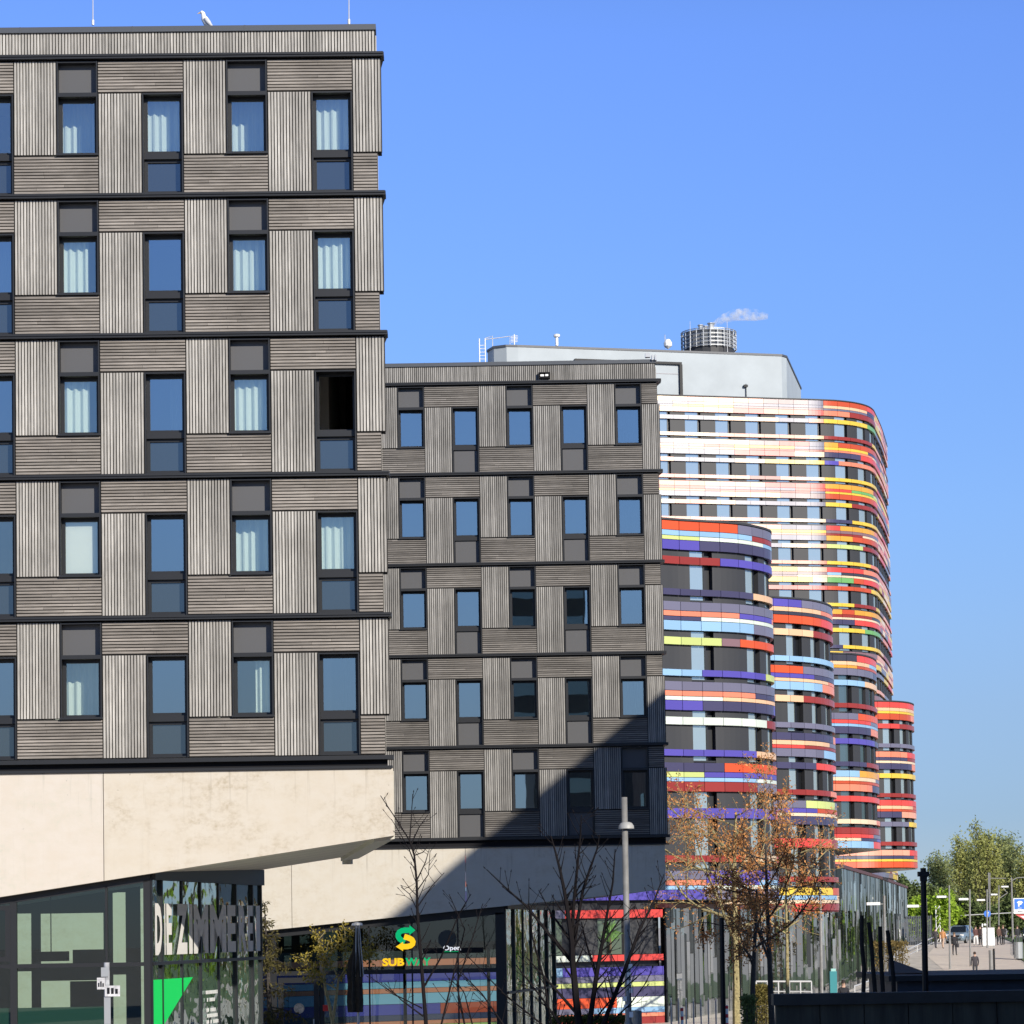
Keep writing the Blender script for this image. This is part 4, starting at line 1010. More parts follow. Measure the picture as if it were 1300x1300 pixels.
tw = thing('office_tower', 'dark slab tower behind the viewpoint mirrored in the upper windows of the middle wing', 'building', (23, -104, 0))
mb = MB(); mb.box(-6.2, 6.2, -6, 4, 0, 41); mb.box(6.204, 24, -6, 4, 0, 24); mb.build('walls', mat('dark_slab', (.03, .032, .036), .6), tw)
mb = MB(); mb.box(-5.8, 5.8, -5.6, 3.6, 41.01, 41.3); mb.build('roof', CAPM, tw)
mb = MB()
for z in range(12): mb.box(-6.0, 6.0, 4.0, 4.06, 1.5 + z * 3.3, 3.0 + z * 3.3)
mb.build('window_strip', FARGL2, tw)

# ------------------------------------------------------------------ vegetation
def leaf_cloud(name, pts, size, m, parent, per=1, spread=.1, aspect=.6, droop=0.):
    P = np.repeat(np.array(pts, float), per, 0); n = len(P)
    P = P + rng.normal(0, spread, P.shape)
    sz = size * rng.uniform(.55, 1.3, n)
    d = rng.normal(0, 1, (n, 3)); d[:, 2] -= droop; d /= np.linalg.norm(d, axis=1)[:, None]
    e = np.cross(d, rng.normal(0, 1, (n, 3))); e /= np.linalg.norm(e, axis=1)[:, None] + 1e-9
    a = d * sz[:, None]; b = e * (sz * aspect / 2)[:, None]
    V = np.stack([P, P + a * .5 + b, P + a, P + a * .5 - b], 1).reshape(-1, 3)
    me = bpy.data.meshes.new(name); me.vertices.add(4 * n); me.vertices.foreach_set('co', V.ravel())
    me.loops.add(4 * n); me.loops.foreach_set('vertex_index', np.arange(4 * n))
    me.polygons.add(n); me.polygons.foreach_set('loop_start', np.arange(0, 4 * n, 4)); me.polygons.foreach_set('loop_total', np.full(n, 4))
    me.materials.append(m); me.update(calc_edges=True); me.validate()
    o = bpy.data.objects.new(name, me); COL.objects.link(o); o.parent = parent
    return o
def grow(mb, p, d, L, r, lvl, tips, pr, mi=0):
    n = max(3, int(L / pr['seg'])); pts = [Vector(p)]; rad = [r]; d = Vector(d).normalized()
    for k in range(n):
        d = (d + Vector((random.gauss(0, 1), random.gauss(0, 1), random.gauss(0, 1))) * pr['wob'] * (.14 if lvl == 0 else 1) + Vector((0, 0, pr['up'])) * (1 if lvl else .3)).normalized()
        pts.append(pts[-1] + d * L / n); rad.append(max(pr['rmin'], r * (1 - .72 * (k + 1) / n)))
    mb.tube(pts, rad, 6 if lvl < 2 else 4, mi, cap=lvl == 0)
    if lvl >= pr['leaf_from']:
        for k in range(1, len(pts)):
            for q in range(pr['lp']): tips.append(pts[k - 1].lerp(pts[k], random.random()))
    if lvl < pr['lv']:
        nb = pr['nb'][lvl]
        for k in range(nb):
            t = pr['t0'][lvl] + (1 - pr['t0'][lvl]) * (k + random.random()) / nb
            i = min(int(t * n), n - 1); q = pts[i].lerp(pts[i + 1], t * n - i); dd = (pts[i + 1] - pts[i]).normalized()
            az = k * 2.4 + random.uniform(-.6, .6); s = dd.cross(Vector((math.cos(az), math.sin(az), .1))).normalized()
            an = math.radians(pr['ang'][lvl]) * random.uniform(.75, 1.25)
            nd = dd * math.cos(an) + s * math.sin(an)
            grow(mb, q, nd, L * pr['len'][lvl] * (1.15 - .55 * t) * random.uniform(.75, 1.2), rad[i] * .6, lvl + 1, tips, pr, mi)
def tree(name, label, cat, x, y, z, H, r, bark, leaf, pr, size, per, spread, group=None, trunk=None, lean=(0, 0), aspect=.6, droop=0.):
    o = thing(name, label, cat, (x, y, z), 0, group); tips = []; mb = MB()
    grow(mb, (0, 0, 0), (lean[0], lean[1], 1), H * (trunk or .8), r, 0, tips, pr)
    mb.build('trunk', bark, o)
    if leaf: leaf_cloud('crown', tips, size, leaf, o, per, spread, aspect, droop)
    return o
BARKG = mat('mossy_bark', (.30, .25, .12), .9, noise=9, var=.45)
BARKD = mat('dark_bark', (.045, .038, .032), .9, noise=9, var=.4)
TWIG = mat('dark_twig', (.014, .012, .013), .9, spec=.1)
ORANGE = leafmat('rusty_leaf', (.60, .285, .105), .35, .5)
OLIVE = leafmat('olive_spring_leaf', (.30, .24, .05), .35)
WILL = leafmat('yellow_green_leaf', (.42, .43, .15), .5, .35)
WILL2 = leafmat('grey_green_leaf', (.32, .36, .16), .5, .35)
BRIGHT = leafmat('bright_green_leaf', (.34, .48, .06), .45)
DEEP = leafmat('deep_green_leaf', (.13, .17, .065), .3)
CONIF = leafmat('conifer_leaf', (.10, .088, .035), .3)
PRO = dict(seg=.45, wob=.10, up=.035, rmin=.009, leaf_from=2, lp=1, lv=3, nb=[11, 7, 5], t0=[.36, .2, .15], ang=[68, 46, 45], len=[.60, .46, .45])
for lab, px, Y, top, seed, rr, bark in (('rusty leaved street tree with mossy sunlit trunk', 934, 118, 978, 7, .17, BARKG),
                              ('rusty leaved street tree with dark trunk right of the mossy one', 979, 104, 1026, 11, .13, BARKD),
                              ('thin rusty tree whose trunk is sunlit only at the top, beside the dark wall', 999, 112, 1060, 21, .10, BARKG),
                              ('shaded dark trunk tree between the mossy trunk and the hedge', 953, 98, 1090, 31, .12, BARKD)):
    random.seed(seed); p = at(px, 1250, Y); H = at(px, top, Y).z
    pr = dict(PRO); 
    if px == 934: pr = dict(PRO, len=[.74, .46, .45], nb=[13, 7, 5])
    if top > 1050: pr = dict(PRO, nb=[7, 5, 4], len=[.38, .45, .45], t0=[.45, .2, .15])
    tree('street_tree', lab, 'tree', p.x, Y, gz(Y), H, rr, bark, ORANGE, pr, .105, 4, .08, 'rusty leaved street trees', .84, (.01, 0))
# background trees
PRP = dict(seg=1.2, wob=.07, up=.16, rmin=.03, leaf_from=1, lp=2, lv=2, nb=[20, 8], t0=[.12, .12], ang=[34, 32], len=[.40, .42])
for k, (px, top, m, lab, seed, Y) in enumerate(((1198, 1092, WILL2, 'tall feathery tree nearest the striped blocks, above the bright green bush', 5, 345), (1226, 1074, WILL, 'tall yellow green tree second from the left in the far row', 6, 350),
        (1253, 1055, WILL, 'tallest yellow green tree of the far row', 8, 335), (1283, 1066, WILL2, 'tall grey green tree behind the parking sign', 9, 345), (1310, 1088, WILL, 'yellow green tree cut by the right edge', 10, 340),
        (1240, 1092, WILL2, 'grey green tree filling the row below the tallest crown', 12, 362), (1268, 1090, WILL, 'yellow green tree low between the two tallest crowns', 13, 360))):
    random.seed(seed); p = at(px, 1190, Y); H = at(px, top, Y).z - 2.4
    tree('poplar_tree', lab, 'tree', p.x, Y, 2.4, H, .28, BARKD, m, PRP, .34, 6, .45, 'tall trees at the far end of the street', .86, (0, 0), .5, .3)
PRB = dict(seg=.7, wob=.12, up=.05, rmin=.03, leaf_from=1, lp=3, lv=2, nb=[14, 8], t0=[.1, .15], ang=[60, 45], len=[.62, .45])
for px, top, Y, m, lab, seed in ((1192, 1137, 288, BRIGHT, 'bright green bushy tree behind the parked car', 14), (1166, 1143, 296, BRIGHT, 'small bright green tree by the slatted fence', 15), (1153, 1112, 305, DEEP, 'dark green tree just right of the glass wall', 16), (1174, 1130, 312, WILL2, 'dull green tree behind the black lamp post', 17),
                             (1220, 1140, 318, DEEP, 'dark evergreen bush below the tall trees', 18), (1285, 1142, 318, DEEP, 'dark bush behind the parking sign', 19), (1250, 1150, 316, DEEP, 'dark low bush behind the white pillar', 23)):
    random.seed(seed); p = at(px, 1190, Y); H = at(px, top, Y).z - 2.3
    tree('bushy_tree', lab, 'tree', p.x, Y, 2.35, H, .16, BARKD, m, PRB, .40, 5, .28, 'bushy trees before the far row', .8)
# rows beyond the right edge, seen in the mirror glass
src = [o for o in COL.objects if o.name.startswith('bushy_tree') and o.parent is None]
for k, (x, y, q) in enumerate(((56, 181, .8), (54, 194, .9), (52, 207, .75), (57, 219, .9), (61, 231, .8), (64, 246, .9), (52, 170, .7), (70, 262, 1.), (48, 188, .5), (66, 205, 1.0), (72, 225, 1.1), (60, 160, .9), (68, 180, 1.1), (80, 245, 1.2), (85, 270, 1.3))):
    c = copy_tree(src[k % 3]); c.location = (x, y, 1.2); c.scale = (q, q, q); c.rotation_euler.z = k * 1.3; c['label'] = 'street tree beyond the right edge of the view'; c['group'] = 'trees beyond the right edge'; c.name = 'roadside_tree'
# yellow green small tree and conifer by the entrance
random.seed(4); Y = 80; p = at(421, 1300, Y)
o = thing('young_tree', 'small multi stemmed tree with olive spring leaves before the shop', 'tree', (p.x, Y, 0)); mb = MB(); tips = []
PRY = dict(seg=.25, wob=.10, up=.03, rmin=.010, leaf_from=1, lp=3, lv=2, nb=[6, 4], t0=[.35, .3], ang=[42, 45], len=[.42, .5])
def tr(*pts, Y=80): return [at(a, b, Y + c) - Vector((p.x, 80, 0)) for a, b, c in pts]
for pts in (((421, 1340, 0), (422, 1300, 0), (427, 1265, 0), (430, 1243, 0)), ((423, 1300, .2), (418, 1275, .3), (413, 1255, .3), (410, 1222, .4))):
    mb.tube(tr(*pts), [.06, .05, .04, .028], 6)
for (a, b), (dx_, dz), L_ in (((430, 1243), (.75, .65), 1.35), ((430, 1243), (.55, .8), 1.2), ((430, 1243), (-.35, .9), 1.0), ((427, 1255), (-.8, .55), 1.0), ((412, 1245), (-.6, .7), 1.0), ((410, 1225), (.05, 1), .9), ((410, 1225), (.5, .9), .9), ((436, 1225), (.1, 1), 1.1), ((445, 1228), (.8, .5), .7)):
    grow(mb, at(a, b, 80) - Vector((p.x, 80, 0)), (dx_, random.uniform(-.3, .3), dz), L_, .026, 1, tips, PRY)
mb.build('trunk', BARKG, o); leaf_cloud('crown', tips, .10, OLIVE, o, 3, .08)
random.seed(5); p2 = at(346, 1300, 84)
o = thing('conifer', 'dark feathery conifer tucked behind the glass corner of the near wing', 'tree', (p2.x, 84, 0)); mb = MB(); tips = []
Hc = at(338, 1146, 84).z; mb.tube([(0, 0, 0), (-.1, 0, Hc * .5), (-.2, 0, Hc)], [.12, .07, .01], 6)
for k in range(64):
    z = Hc * random.uniform(.12, 1) ; a = random.uniform(0, 2 * PI); L_ = (1 - (z / Hc) ** 1.3) * 1.35 + .12
    e = Vector((-.2 * z / Hc + L_ * math.cos(a), L_ * math.sin(a) * .8, z - .25 * L_)); s_ = Vector((-.2 * z / Hc, 0, z))
    mb.tube([s_, s_.lerp(e, .5) + Vector((0, 0, .06)), e], [.014, .009, .004], 4)
    for q in range(int(8 + 22 * L_)): tips.append(s_.lerp(e, random.uniform(.2, 1)) + Vector((0, 0, random.uniform(-.12, .05))))
mb.build('trunk', BARKD, o); leaf_cloud('crown', tips, .15, CONIF, o, 2, .06, .3, .6)
# bare trees in the foreground: limbs laid out from their real forks
def bare(name, label, base, Y, stems, rk, seed, twl=.5, density=1.):
    random.seed(seed); b = at(base, 1345, Y); o = thing(name, label, 'tree', (b.x, Y, b.z - 1.2)); mb = MB(); off = Vector((b.x, Y, b.z - 1.2)); bud = MB()
    for pts, r0, r1 in stems:
        n = len(pts); dep = random.uniform(-.9, .9)
        P = [at(x, y, Y + dep * (k / (n - 1)) ** 1.2) - off for k, (x, y) in enumerate(pts)]
        if pts[0][1] >= 1299: P = [P[0] + Vector((0, 0, -1.2))] + P; n += 1
        R_ = [r0 + (r1 - r0) * k / (n - 1) for k in range(n)]
        mb.tube([P[0]] + P[1:], R_, 6)
        tot = sum((P[k + 1] - P[k]).length for k in range(n - 1)); cnt = int(tot * 5.2 * density)
        for q in range(cnt):
            t = .25 + .75 * (q + random.random()) / cnt; u = t * (n - 1); i = min(int(u), n - 2); s = P[i].lerp(P[i + 1], u - i); d = (P[i + 1] - P[i]).normalized()
            az = random.choice((0, PI)) + random.gauss(0, .7); sv = Vector((math.cos(az), math.sin(az), 0)); an = random.uniform(.5, .95)
            nd = (d * math.cos(an) + sv * math.sin(an)).normalized(); L_ = twl * random.uniform(.45, 1.15) * (1.2 - .6 * t)
            m1 = s + nd * L_ * .5 + Vector((0, 0, .02)); e = m1 + (nd + Vector((0, 0, .35))).normalized() * L_ * .5
            rt = max(.0045, R_[i] * .35); mb.tube([s, m1, e], [rt, rt * .75, .0035], 4)
            bud.tube([e, e + (e - m1).normalized() * .035], [.009, .003], 4)
            if L_ > .3 and random.random() < .6:
                f = m1 + (nd.lerp(Vector((nd.x, nd.y, -nd.z)), .2) + sv * .5).normalized() * L_ * .4; mb.tube([m1, f], [.005, .003], 4)
                bud.tube([f, f + (f - m1).normalized() * .03], [.008, .003], 4)
    o_ = len(mb.v); mb.v += bud.v; mb.f += [tuple(q + o_ for q in f) for f in bud.f]; mb.m += bud.m; mb.build('trunk', TWIG, o)
S_ = [([(735, 1300), (731, 1265), (727, 1220), (726, 1196), (721, 1160), (717, 1134), (711, 1104), (705, 1081), (699, 1060)], .060, .008),
      ([(727, 1212), (733, 1170), (740, 1130), (750, 1100), (758, 1078), (761, 1060)], .03, .007), ([(726, 1200), (728, 1150), (733, 1100), (737, 1060), (738, 1035)], .03, .006),
      ([(727, 1222), (700, 1190), (670, 1152), (645, 1130), (618, 1104)], .028, .007), ([(748, 1302), (757, 1240), (764, 1200), (770, 1165), (778, 1120), (781, 1078)], .045, .007),
      ([(765, 1302), (790, 1240), (812, 1180), (830, 1145), (843, 1110)], .042, .007), ([(735, 1290), (700, 1250), (668, 1215)], .025, .007), ([(712, 1302), (690, 1270), (655, 1225)], .03, .007),
      ([(722, 1190), (700, 1160), (684, 1130)], .02, .006), ([(750, 1300), (775, 1270), (815, 1235)], .022, .006), ([(757, 1240), (745, 1200), (738, 1170)], .02, .006), ([(770, 1302), (800, 1275), (822, 1245)], .018, .006), ([(764, 1200), (785, 1170), (806, 1150)], .016, .006),
      ([(721, 1160), (735, 1125), (752, 1108)], .014, .005), ([(640, 1302), (612, 1262), (583, 1232)], .018, .006), ([(690, 1302), (640, 1262), (590, 1210)], .018, .006), ([(700, 1302), (690, 1240), (676, 1190), (672, 1150)], .02, .006)]
bare('bare_tree', 'dark many stemmed bare tree in front of the striped wall', 735, 40, S_, 1, 3, .42)
S2 = [([(541, 1302), (537, 1250), (533, 1200), (530, 1160), (529, 1120), (526, 1086), (520, 1067), (503, 1040), (483, 1010)], .036, .006), ([(520, 1068), (522, 1040), (524, 1008)], .012, .005), ([(522, 1072), (532, 1050), (543, 1035)], .012, .005),
      ([(526, 1086), (537, 1082), (546, 1070)], .01, .005), ([(529, 1118), (540, 1095), (545, 1078)], .012, .005), ([(528, 1100), (518, 1075), (497, 1040)], .012, .005), ([(532, 1160), (520, 1135), (509, 1126)], .01, .005), ([(531, 1150), (548, 1125), (564, 1108)], .012, .005), ([(530, 1130), (544, 1110), (546, 1080)], .01, .005),
      ([(537, 1255), (560, 1215), (583, 1160), (598, 1135)], .018, .006), ([(560, 1302), (575, 1240), (590, 1180), (570, 1135)], .02, .006), ([(590, 1302), (580, 1250), (600, 1190), (613, 1147)], .02, .006), ([(537, 1290), (510, 1270), (488, 1248)], .014, .005), ([(536, 1280), (500, 1262), (470, 1240)], .012, .005), ([(600, 1302), (590, 1262), (575, 1238)], .016, .005)]
bare('bare_tree', 'slim bare sapling rising before the concrete between the two wings', 541, 46, S2, 1, 8, .34, .8)
# hedges
def hedge(label, x0, x1, y0, y1, z0, z1, m, n, size):
    o = thing('hedge', label, 'hedge', ((x0 + x1) / 2, (y0 + y1) / 2, z0)); hx, hy, hz = (x1 - x0) / 2, (y1 - y0) / 2, z1 - z0
    pts = np.stack([rng.uniform(-hx, hx, n), rng.uniform(-hy, hy, n), hz * (1 - rng.uniform(0, 1, n) ** 2)], 1)
    mb = MB(); 
    for k in range(24): a = Vector((random.uniform(-hx, hx), random.uniform(-hy, hy), 0)); mb.tube([a, a + Vector((random.uniform(-.1, .1), 0, hz * .9))], [.02, .006], 4)
    mb.build('stems', BARKD, o); leaf_cloud('foliage', pts, size, m, o, 1, .03)
a = at(957, 1300, 120); b = at(979, 1252, 120); hedge('yellowish clipped shrub between two dark trunks beside the dark wall', a.x, b.x, 119.5, 121, 0, b.z, leafmat('dry_hedge', (.20, .17, .055), .3), 5200, .09)
a = at(943, 1300, 90); b = at(956, 1266, 90); hedge('dark shaded shrub just right of the mossy trunk', a.x, b.x, 89, 90.5, 0, b.z, DEEP, 2500, .10)
a = at(701, 1300, 88); b = at(794, 1291, 88); hedge('low green hedge along the foot of the striped wall', a.x, b.x, 87.5, 88.5, 0, b.z, leafmat('hedge_green', (.09, .10, .03), .3), 7000, .10)
a = at(1112, 1228, 150); b = at(1152, 1196, 150); hedge('reddish green shrub by the foot of the ramp rail', a.x, b.x, 149.5, 152, .3, b.z, leafmat('reddish_shrub', (.20, .15, .06), .3), 2600, .14)
# ------------------------------------------------------------------ street furniture, left to right
p = at(136, 1300, 55)
o = thing('sign_post', 'grey post covered in stickers and small signs before the near shopfront', 'post', (p.x, 55, 0))
mb = MB(); mb.cyl(0, 0, 0, at(135, 1222, 55).z, .055, 10); mb.build('post', mat('worn_post', (.30, .31, .33), .6, noise=7, var=.6), o)
for (x0, y0, x1, y1), cc in (((129, 1228, 139, 1240), 0), ((124, 1241, 134, 1256), 1), ((134, 1251, 153, 1265), 1), ((133, 1266, 141, 1300), 0)):
    a = at(x0, y1, 55); b = at(x1, y0, 55); mb = MB(); mb.box(a.x - p.x, b.x - p.x, -.075 - .01 * cc, -.065, a.z, b.z); s_ = mb.build('small_sign', [mat('faded_sign', (.52, .52, .54), .6, noise=8, var=.35), STEEL][0 if cc else 1], o)
    if cc:
        mb = MB(); w_ = b.x - a.x
        for q in range(3): mb.box(a.x - p.x + w_ * (.15 + .27 * q), a.x - p.x + w_ * (.32 + .27 * q), -.094, -.086, a.z + .05, a.z + .05 + random.uniform(.06, .12))
        mb.build('marks', DKST, s_)
p = at(455, 1300, 78)
o = thing('parasol', 'closed dark parasol on a bright metal mast before the shop', 'parasol', (p.x, 78, 0)); zt = at(452, 1173, 78).z
mb = MB(); mb.cyl(0, 0, 0, zt, .035, 8); mb.lathe(0, 0, [(.0, zt + .06), (.14, zt + .02), (.16, zt - .04), (0, zt - .05)], 12); mb.cyl(0, 0, 0, .1, .35, 12); mb.build('mast', PALEST, o)
mb = MB(); za = at(452, 1212, 78).z; zb_ = at(452, 1285, 78).z; n = 14
prof = [(.04, zt - .1), (.08, za + .1), (.15, za - .15), (.18, za - .5), (.165, za - .8), (.185, zb_ + .3), (.17, zb_)]
rings = []
for r_, z in prof:
    i = len(mb.v); rings.append(i)
    for q in range(n): a = 2 * PI * q / n; rr = r_ * (1 + .28 * (-1) ** q); mb.v.append((-.12 * (r_ / .24) + rr * math.cos(a), rr * math.sin(a), z))
for k in range(len(rings) - 1):
    for q in range(n): q2 = (q + 1) % n; mb.f.append((rings[k] + q, rings[k] + q2, rings[k + 1] + q2, rings[k + 1] + q)); mb.m.append(0)
mb.build('folded_canopy', mat('dark_canvas', (.035, .030, .022), .9, noise=4, var=.6), o)
mb = MB()
for s_ in (-.05, .08, .16): mb.tube([(s_ * .4, -.1, zt - .05), (s_, -.12, za - .6)], .015, 4)
mb.build('ribs', STEEL, o)
p = at(798, 1300, 60)
o = thing('street_lamp', 'grey street lamp with small dome lamp below its tip, before the striped wall', 'lamp', (p.x, 60, 0)); zt = at(796, 1012, 60).z; zh = at(799, 1052, 60).z
GREYL = mat('lamp_grey', (.24, .235, .225), .5, .2, noise=6, var=.15)
mb = MB(); mb.tube([(0, 0, 0), (0, 0, 2.3), (0, 0, 2.35), (0, 0, zt)], [.10, .09, .068, .062], 12); mb.build('pole', GREYL, o, True)
mb = MB(); mb.lathe(0.03, 0, [(.165, zh - .0), (.16, zh + .06), (.12, zh + .12), (.07, zh + .14)], 18); mb.lathe(0.03, 0, [(0, zh + .01), (.165, zh)], 18); mb.build('lamp_dome', mat('lamp_dome_grey', (.36, .36, .35), .5), o, True)
for k in range(7):
    mb = MB(); z = 2.42 + k * .17; a = random.uniform(-2.4, -.8); mb.box(.1 * math.cos(a) - .04, .1 * math.cos(a) + .04, -.115, -.095, z, z + random.uniform(.06, .15)); mb.build('sticker', WHITE, o)
p = at(808, 1300, 66)
mb = MB(); mb.lathe(p.x, 66, [(.13, 0), (.13, at(808, 1284, 66).z), (.12, at(808, 1283, 66).z), (0, at(808, 1282.5, 66).z)], 14); tag(mb.build('bollard', GREYL), 'short grey bollard right beside the grey street lamp', 'bollard')
for px, lab in ((866, 'red and white striped marker post left of the dark pole'), (923, 'red and white striped marker post hidden partly by the dark pole')):
    p = at(px, 1300, 96); zt = at(px, 1279 if px < 900 else 1276, 96).z; o = thing('marker_post', lab, 'post', (p.x, 96, 0), 0, 'red and white marker posts')
    mb = MB(); mb.cyl(0, 0, 0, zt, .05, 8); mb.build('post', WHITE, o); mb = MB()
    for k in range(5): mb.cyl(0, 0, zt - .12 - k * .3, zt - .0 - k * .3 if k else zt - .02, .054, 8)
    mb.build('red_bands', mat('red_paint', (.6, .02, .03), .5), o)
for px, top, w, Y, lab in ((917.5, 1165, 6, 52, 'straight dark post just left of the mossy trunk'),):
    p = at(px, 1300, Y); mb = MB(); t_ = at(px - 1.5, top, Y); mb.tube([(p.x, Y, 0), t_], [.05, .045], 8); tag(mb.build('post', DKST), lab, 'post')
# dark wall, shed, bent posts, black lamp
mb = MB(); zt = at(1000, 1262, 40).z; x0 = at(985, 1270, 40).x; DW = mat('dark_wall', (.036, .036, .027), .85, noise=2.5, var=.5, stretch=(3, 1, .3))
ww = thing('boundary_wall', 'dark shaded wall of tall boards across the lower right corner', 'wall', (0, 0, 0))
x = x0
while x < 17.5: mb.box(x, min(x + .62, 17.6) - .012, 40 + random.uniform(0, .012), 40.2, 0, zt - .16); x += .62
mb.build('wall_boards', DW, ww); mb = MB(); mb.box(x0 - .04, 17.6, 39.92, 40.3, zt - .155, zt); mb.build('wall_cap', mat('wall_cap_dark', (.018, .018, .016), .7, noise=3, var=.4), ww)
o = thing('shed', 'dark blue boarded shed roof line behind the dark wall', 'shed', (0, 0, 0)); xs_ = at(1134, 1240, 46).x; zt = at(1200, 1236, 46).z
mb = MB()
for k in range(9): z1 = zt - .12 - k * .2; mb.box(xs_ + .06, 17, 46 + .01 * (k % 2), 46.1, z1 - .185, z1)
mb.box(xs_ + .1, 17, 46.1, 50, 0, zt - .12); mb.build('wall_boards', mat('navy_boards', (.024, .032, .050), .6, noise=3, var=.2), o)
mb = MB(); mb.box(xs_ - .1, 17.2, 45.8, 50.2, zt - .11, zt - .02); mb.build('roof_edge', mat('roof_felt', (.016, .016, .018), .7), o)
mb = MB(); mb.v.extend([tuple(at(1128, 1217, 49)), tuple(at(1178, 1236, 49)), (at(1178, 1236, 47).x, 47, zt), (at(1128, 1240, 47).x, 47, zt)]); mb.f.append((0, 1, 2, 3)); mb.m.append(0); 
mb.build('roof_flap', mat('brown_felt', (.06, .04, .035), .8), o)
for pts, lab in ((((1094, 1162), (1094, 1200), (1097, 1230), (1096, 1262)), 'tallest and leftmost of the rough dark timber stakes'), (((1102.5, 1171), (1106, 1195), (1108, 1225), (1111, 1262)), 'bent dark timber stake second from the left'),
                 (((1117, 1176), (1118, 1210), (1121, 1262)), 'dark timber stake third from the left, next to the grey lamp pole'), (((1126.5, 1181), (1129, 1202), (1132, 1220), (1134, 1240)), 'shortest dark timber stake, leaning at the shed roof')):
    Y = 43; mb = MB(); P = [at(x, y, Y) for x, y in pts]; P.append(Vector((P[-1].x, Y, 0))); mb.tube(P, [.030, .033, .034, .034, .034][:len(P)], 7); tag(mb.build('timber_stake', mat('dark_timber', (.010, .009, .008), .9, noise=12, var=.5)), lab, 'stake', 'rough timber stakes behind the dark wall')
p = at(1173, 1250, 44); o = thing('lamp_post', 'black lamp post with cross shaped head in front of the shed', 'lamp', (p.x, 44, 0)); zt = at(1172, 1102, 44).z
t_ = at(1172, 1102, 44)
mb = MB(); mb.tube([(0, 0, 0), (t_.x - p.x, 0, zt)], [.052, .045], 8); mb.build('pole', DKST, o)
mb = MB(); mb.box(t_.x - p.x - .085, t_.x - p.x + .085, -.06, .06, zt - .13, zt - .055); mb.box(t_.x - p.x - .05, t_.x - p.x + .05, -.05, .05, zt - .2, zt - .13); mb.build('lamp_head', DKST, o)
# flat-headed lamps along the ramp
def ramp_lamp(lab, px, top, hx0, hx1, hy, Y, curved=False):
    p = at(px, 1200, Y); o = thing('street_lamp', lab, 'lamp', (p.x, Y, gz(Y)), 0, 'flat headed lamps along the ramp'); g0 = gz(Y)
    t = at(px - .5, top, Y); mb = MB(); mb.tube([(0, 0, 0), (0, 0, 1), (t.x - p.x, 0, t.z - g0)], [.085, .07, .06], 8)
    a = at(hx0, hy, Y); b = at(hx1, hy, Y)
    if curved: mb.tube([(0, 0, a.z - g0 - 1.2), (b.x - p.x - .1, 0, a.z - g0 - .6), (a.x - p.x + .1, 0, a.z - g0 - .0)], .05, 6)
    else: mb.tube([(a.x - p.x + .05, 0, a.z - g0), (0, 0, a.z - g0)], .03, 6)
    mb.build('pole', GREYL, o)
    mb = MB(); mb.box(a.x - p.x, b.x - p.x, -.16, .16, a.z - g0 - .05, a.z - g0 + .10); mb.build('lamp_head', mat('lamp_head_white', (.72, .72, .70), .5), o)
ramp_lamp('flat headed lamp in front of the mirrored glass wall', 1123, 1137, 1100, 1117, 1148, 150)
ramp_lamp('flat headed lamp half hidden by the black lamp post', 1176, 1140, 1151, 1166, 1151, 165)
ramp_lamp('flat headed lamp before the bright green tree', 1205.5, 1124, 1189, 1201, 1139, 205)
ramp_lamp('flat headed lamp right of the parked car', 1231.5, 1129, 1217, 1229, 1142, 208)
ramp_lamp('flat headed lamp beside the white advertising pillar', 1253.5, 1129, 1240, 1250, 1143, 245)
ramp_lamp('slim flat headed lamp behind the round blue sign', 1257, 1108, 1257.5, 1266, 1136, 275)
ramp_lamp('curved arm lamp between the pillar and the parking sign', 1268.5, 1124, 1271, 1280, 1126, 280, True)
for px, top, bot, Y, lab in ((1043, 1128, 1256, 135, 'plain grey pole in front of the glass wall, right of the rusty trees'), ):
    p = at(px, bot, Y); t = at(px - 2, top, Y); mb = MB(); mb.tube([(p.x, Y, gz(Y)), t], [.085, .065], 8); tag(mb.build('pole', GREYL), lab, 'pole')
p = at(1286, 1200, 262); o = thing('street_lamp', 'tall street lamp with a curved arm reaching past the right edge', 'lamp', (p.x, 262, gz(262))); t = at(1284, 1114, 262); g0 = gz(262); a = at(1302, 1113, 262)
mb = MB(); mb.tube([(0, 0, 0), (t.x - p.x, 0, t.z - g0)], [.1, .07], 8); mb.tube([(t.x - p.x, 0, t.z - g0 - .3), (t.x - p.x + .5, 0, t.z - g0 - .05), (a.x - p.x + .6, 0, a.z - g0)], .045, 6); mb.build('pole', GREYL, o)
mb = MB(); mb.box(a.x - p.x + .4, a.x - p.x + 1.1, -.12, .12, a.z - g0 - .05, a.z - g0 + .06); mb.build('lamp_head', WHITE, o)
# overhead wire pole arm
a = at(1255, 1115, 300); b = at(1277, 1115, 300); mb = MB(); mb.tube([(a.x, 300, 2.3), (a.x, 300, a.z + .6)], .07, 6); mb.tube([a, b], .04, 6); tag(mb.build('catenary_mast', GREYL), 'thin mast with a horizontal arm before the tallest tree', 'mast')
a = at(1204, 1163, 290); b = at(1300, 1158, 290); mb = MB(); mb.tube([a, b], .05, 5); tag(mb.build('barrier_bar', PALEST), 'thin pale horizontal bar across the far trees', 'bar')
p = at(1191, 1178, 286); o = thing('lattice_mast', 'short white lattice mast by the bright green tree', 'mast', (p.x, 286, 2.3)); zt = at(1191, 1150, 286).z - 2.3
mb = MB()
for s_ in (-.2, .2): mb.tube([(s_, 0, 0), (s_, 0, zt)], .05, 5)
for k in range(6): mb.tube([(-.2, 0, zt * k / 6), (.2, 0, zt * (k + 1) / 6)], .035, 4)
mb.build('lattice', WHITE, o)
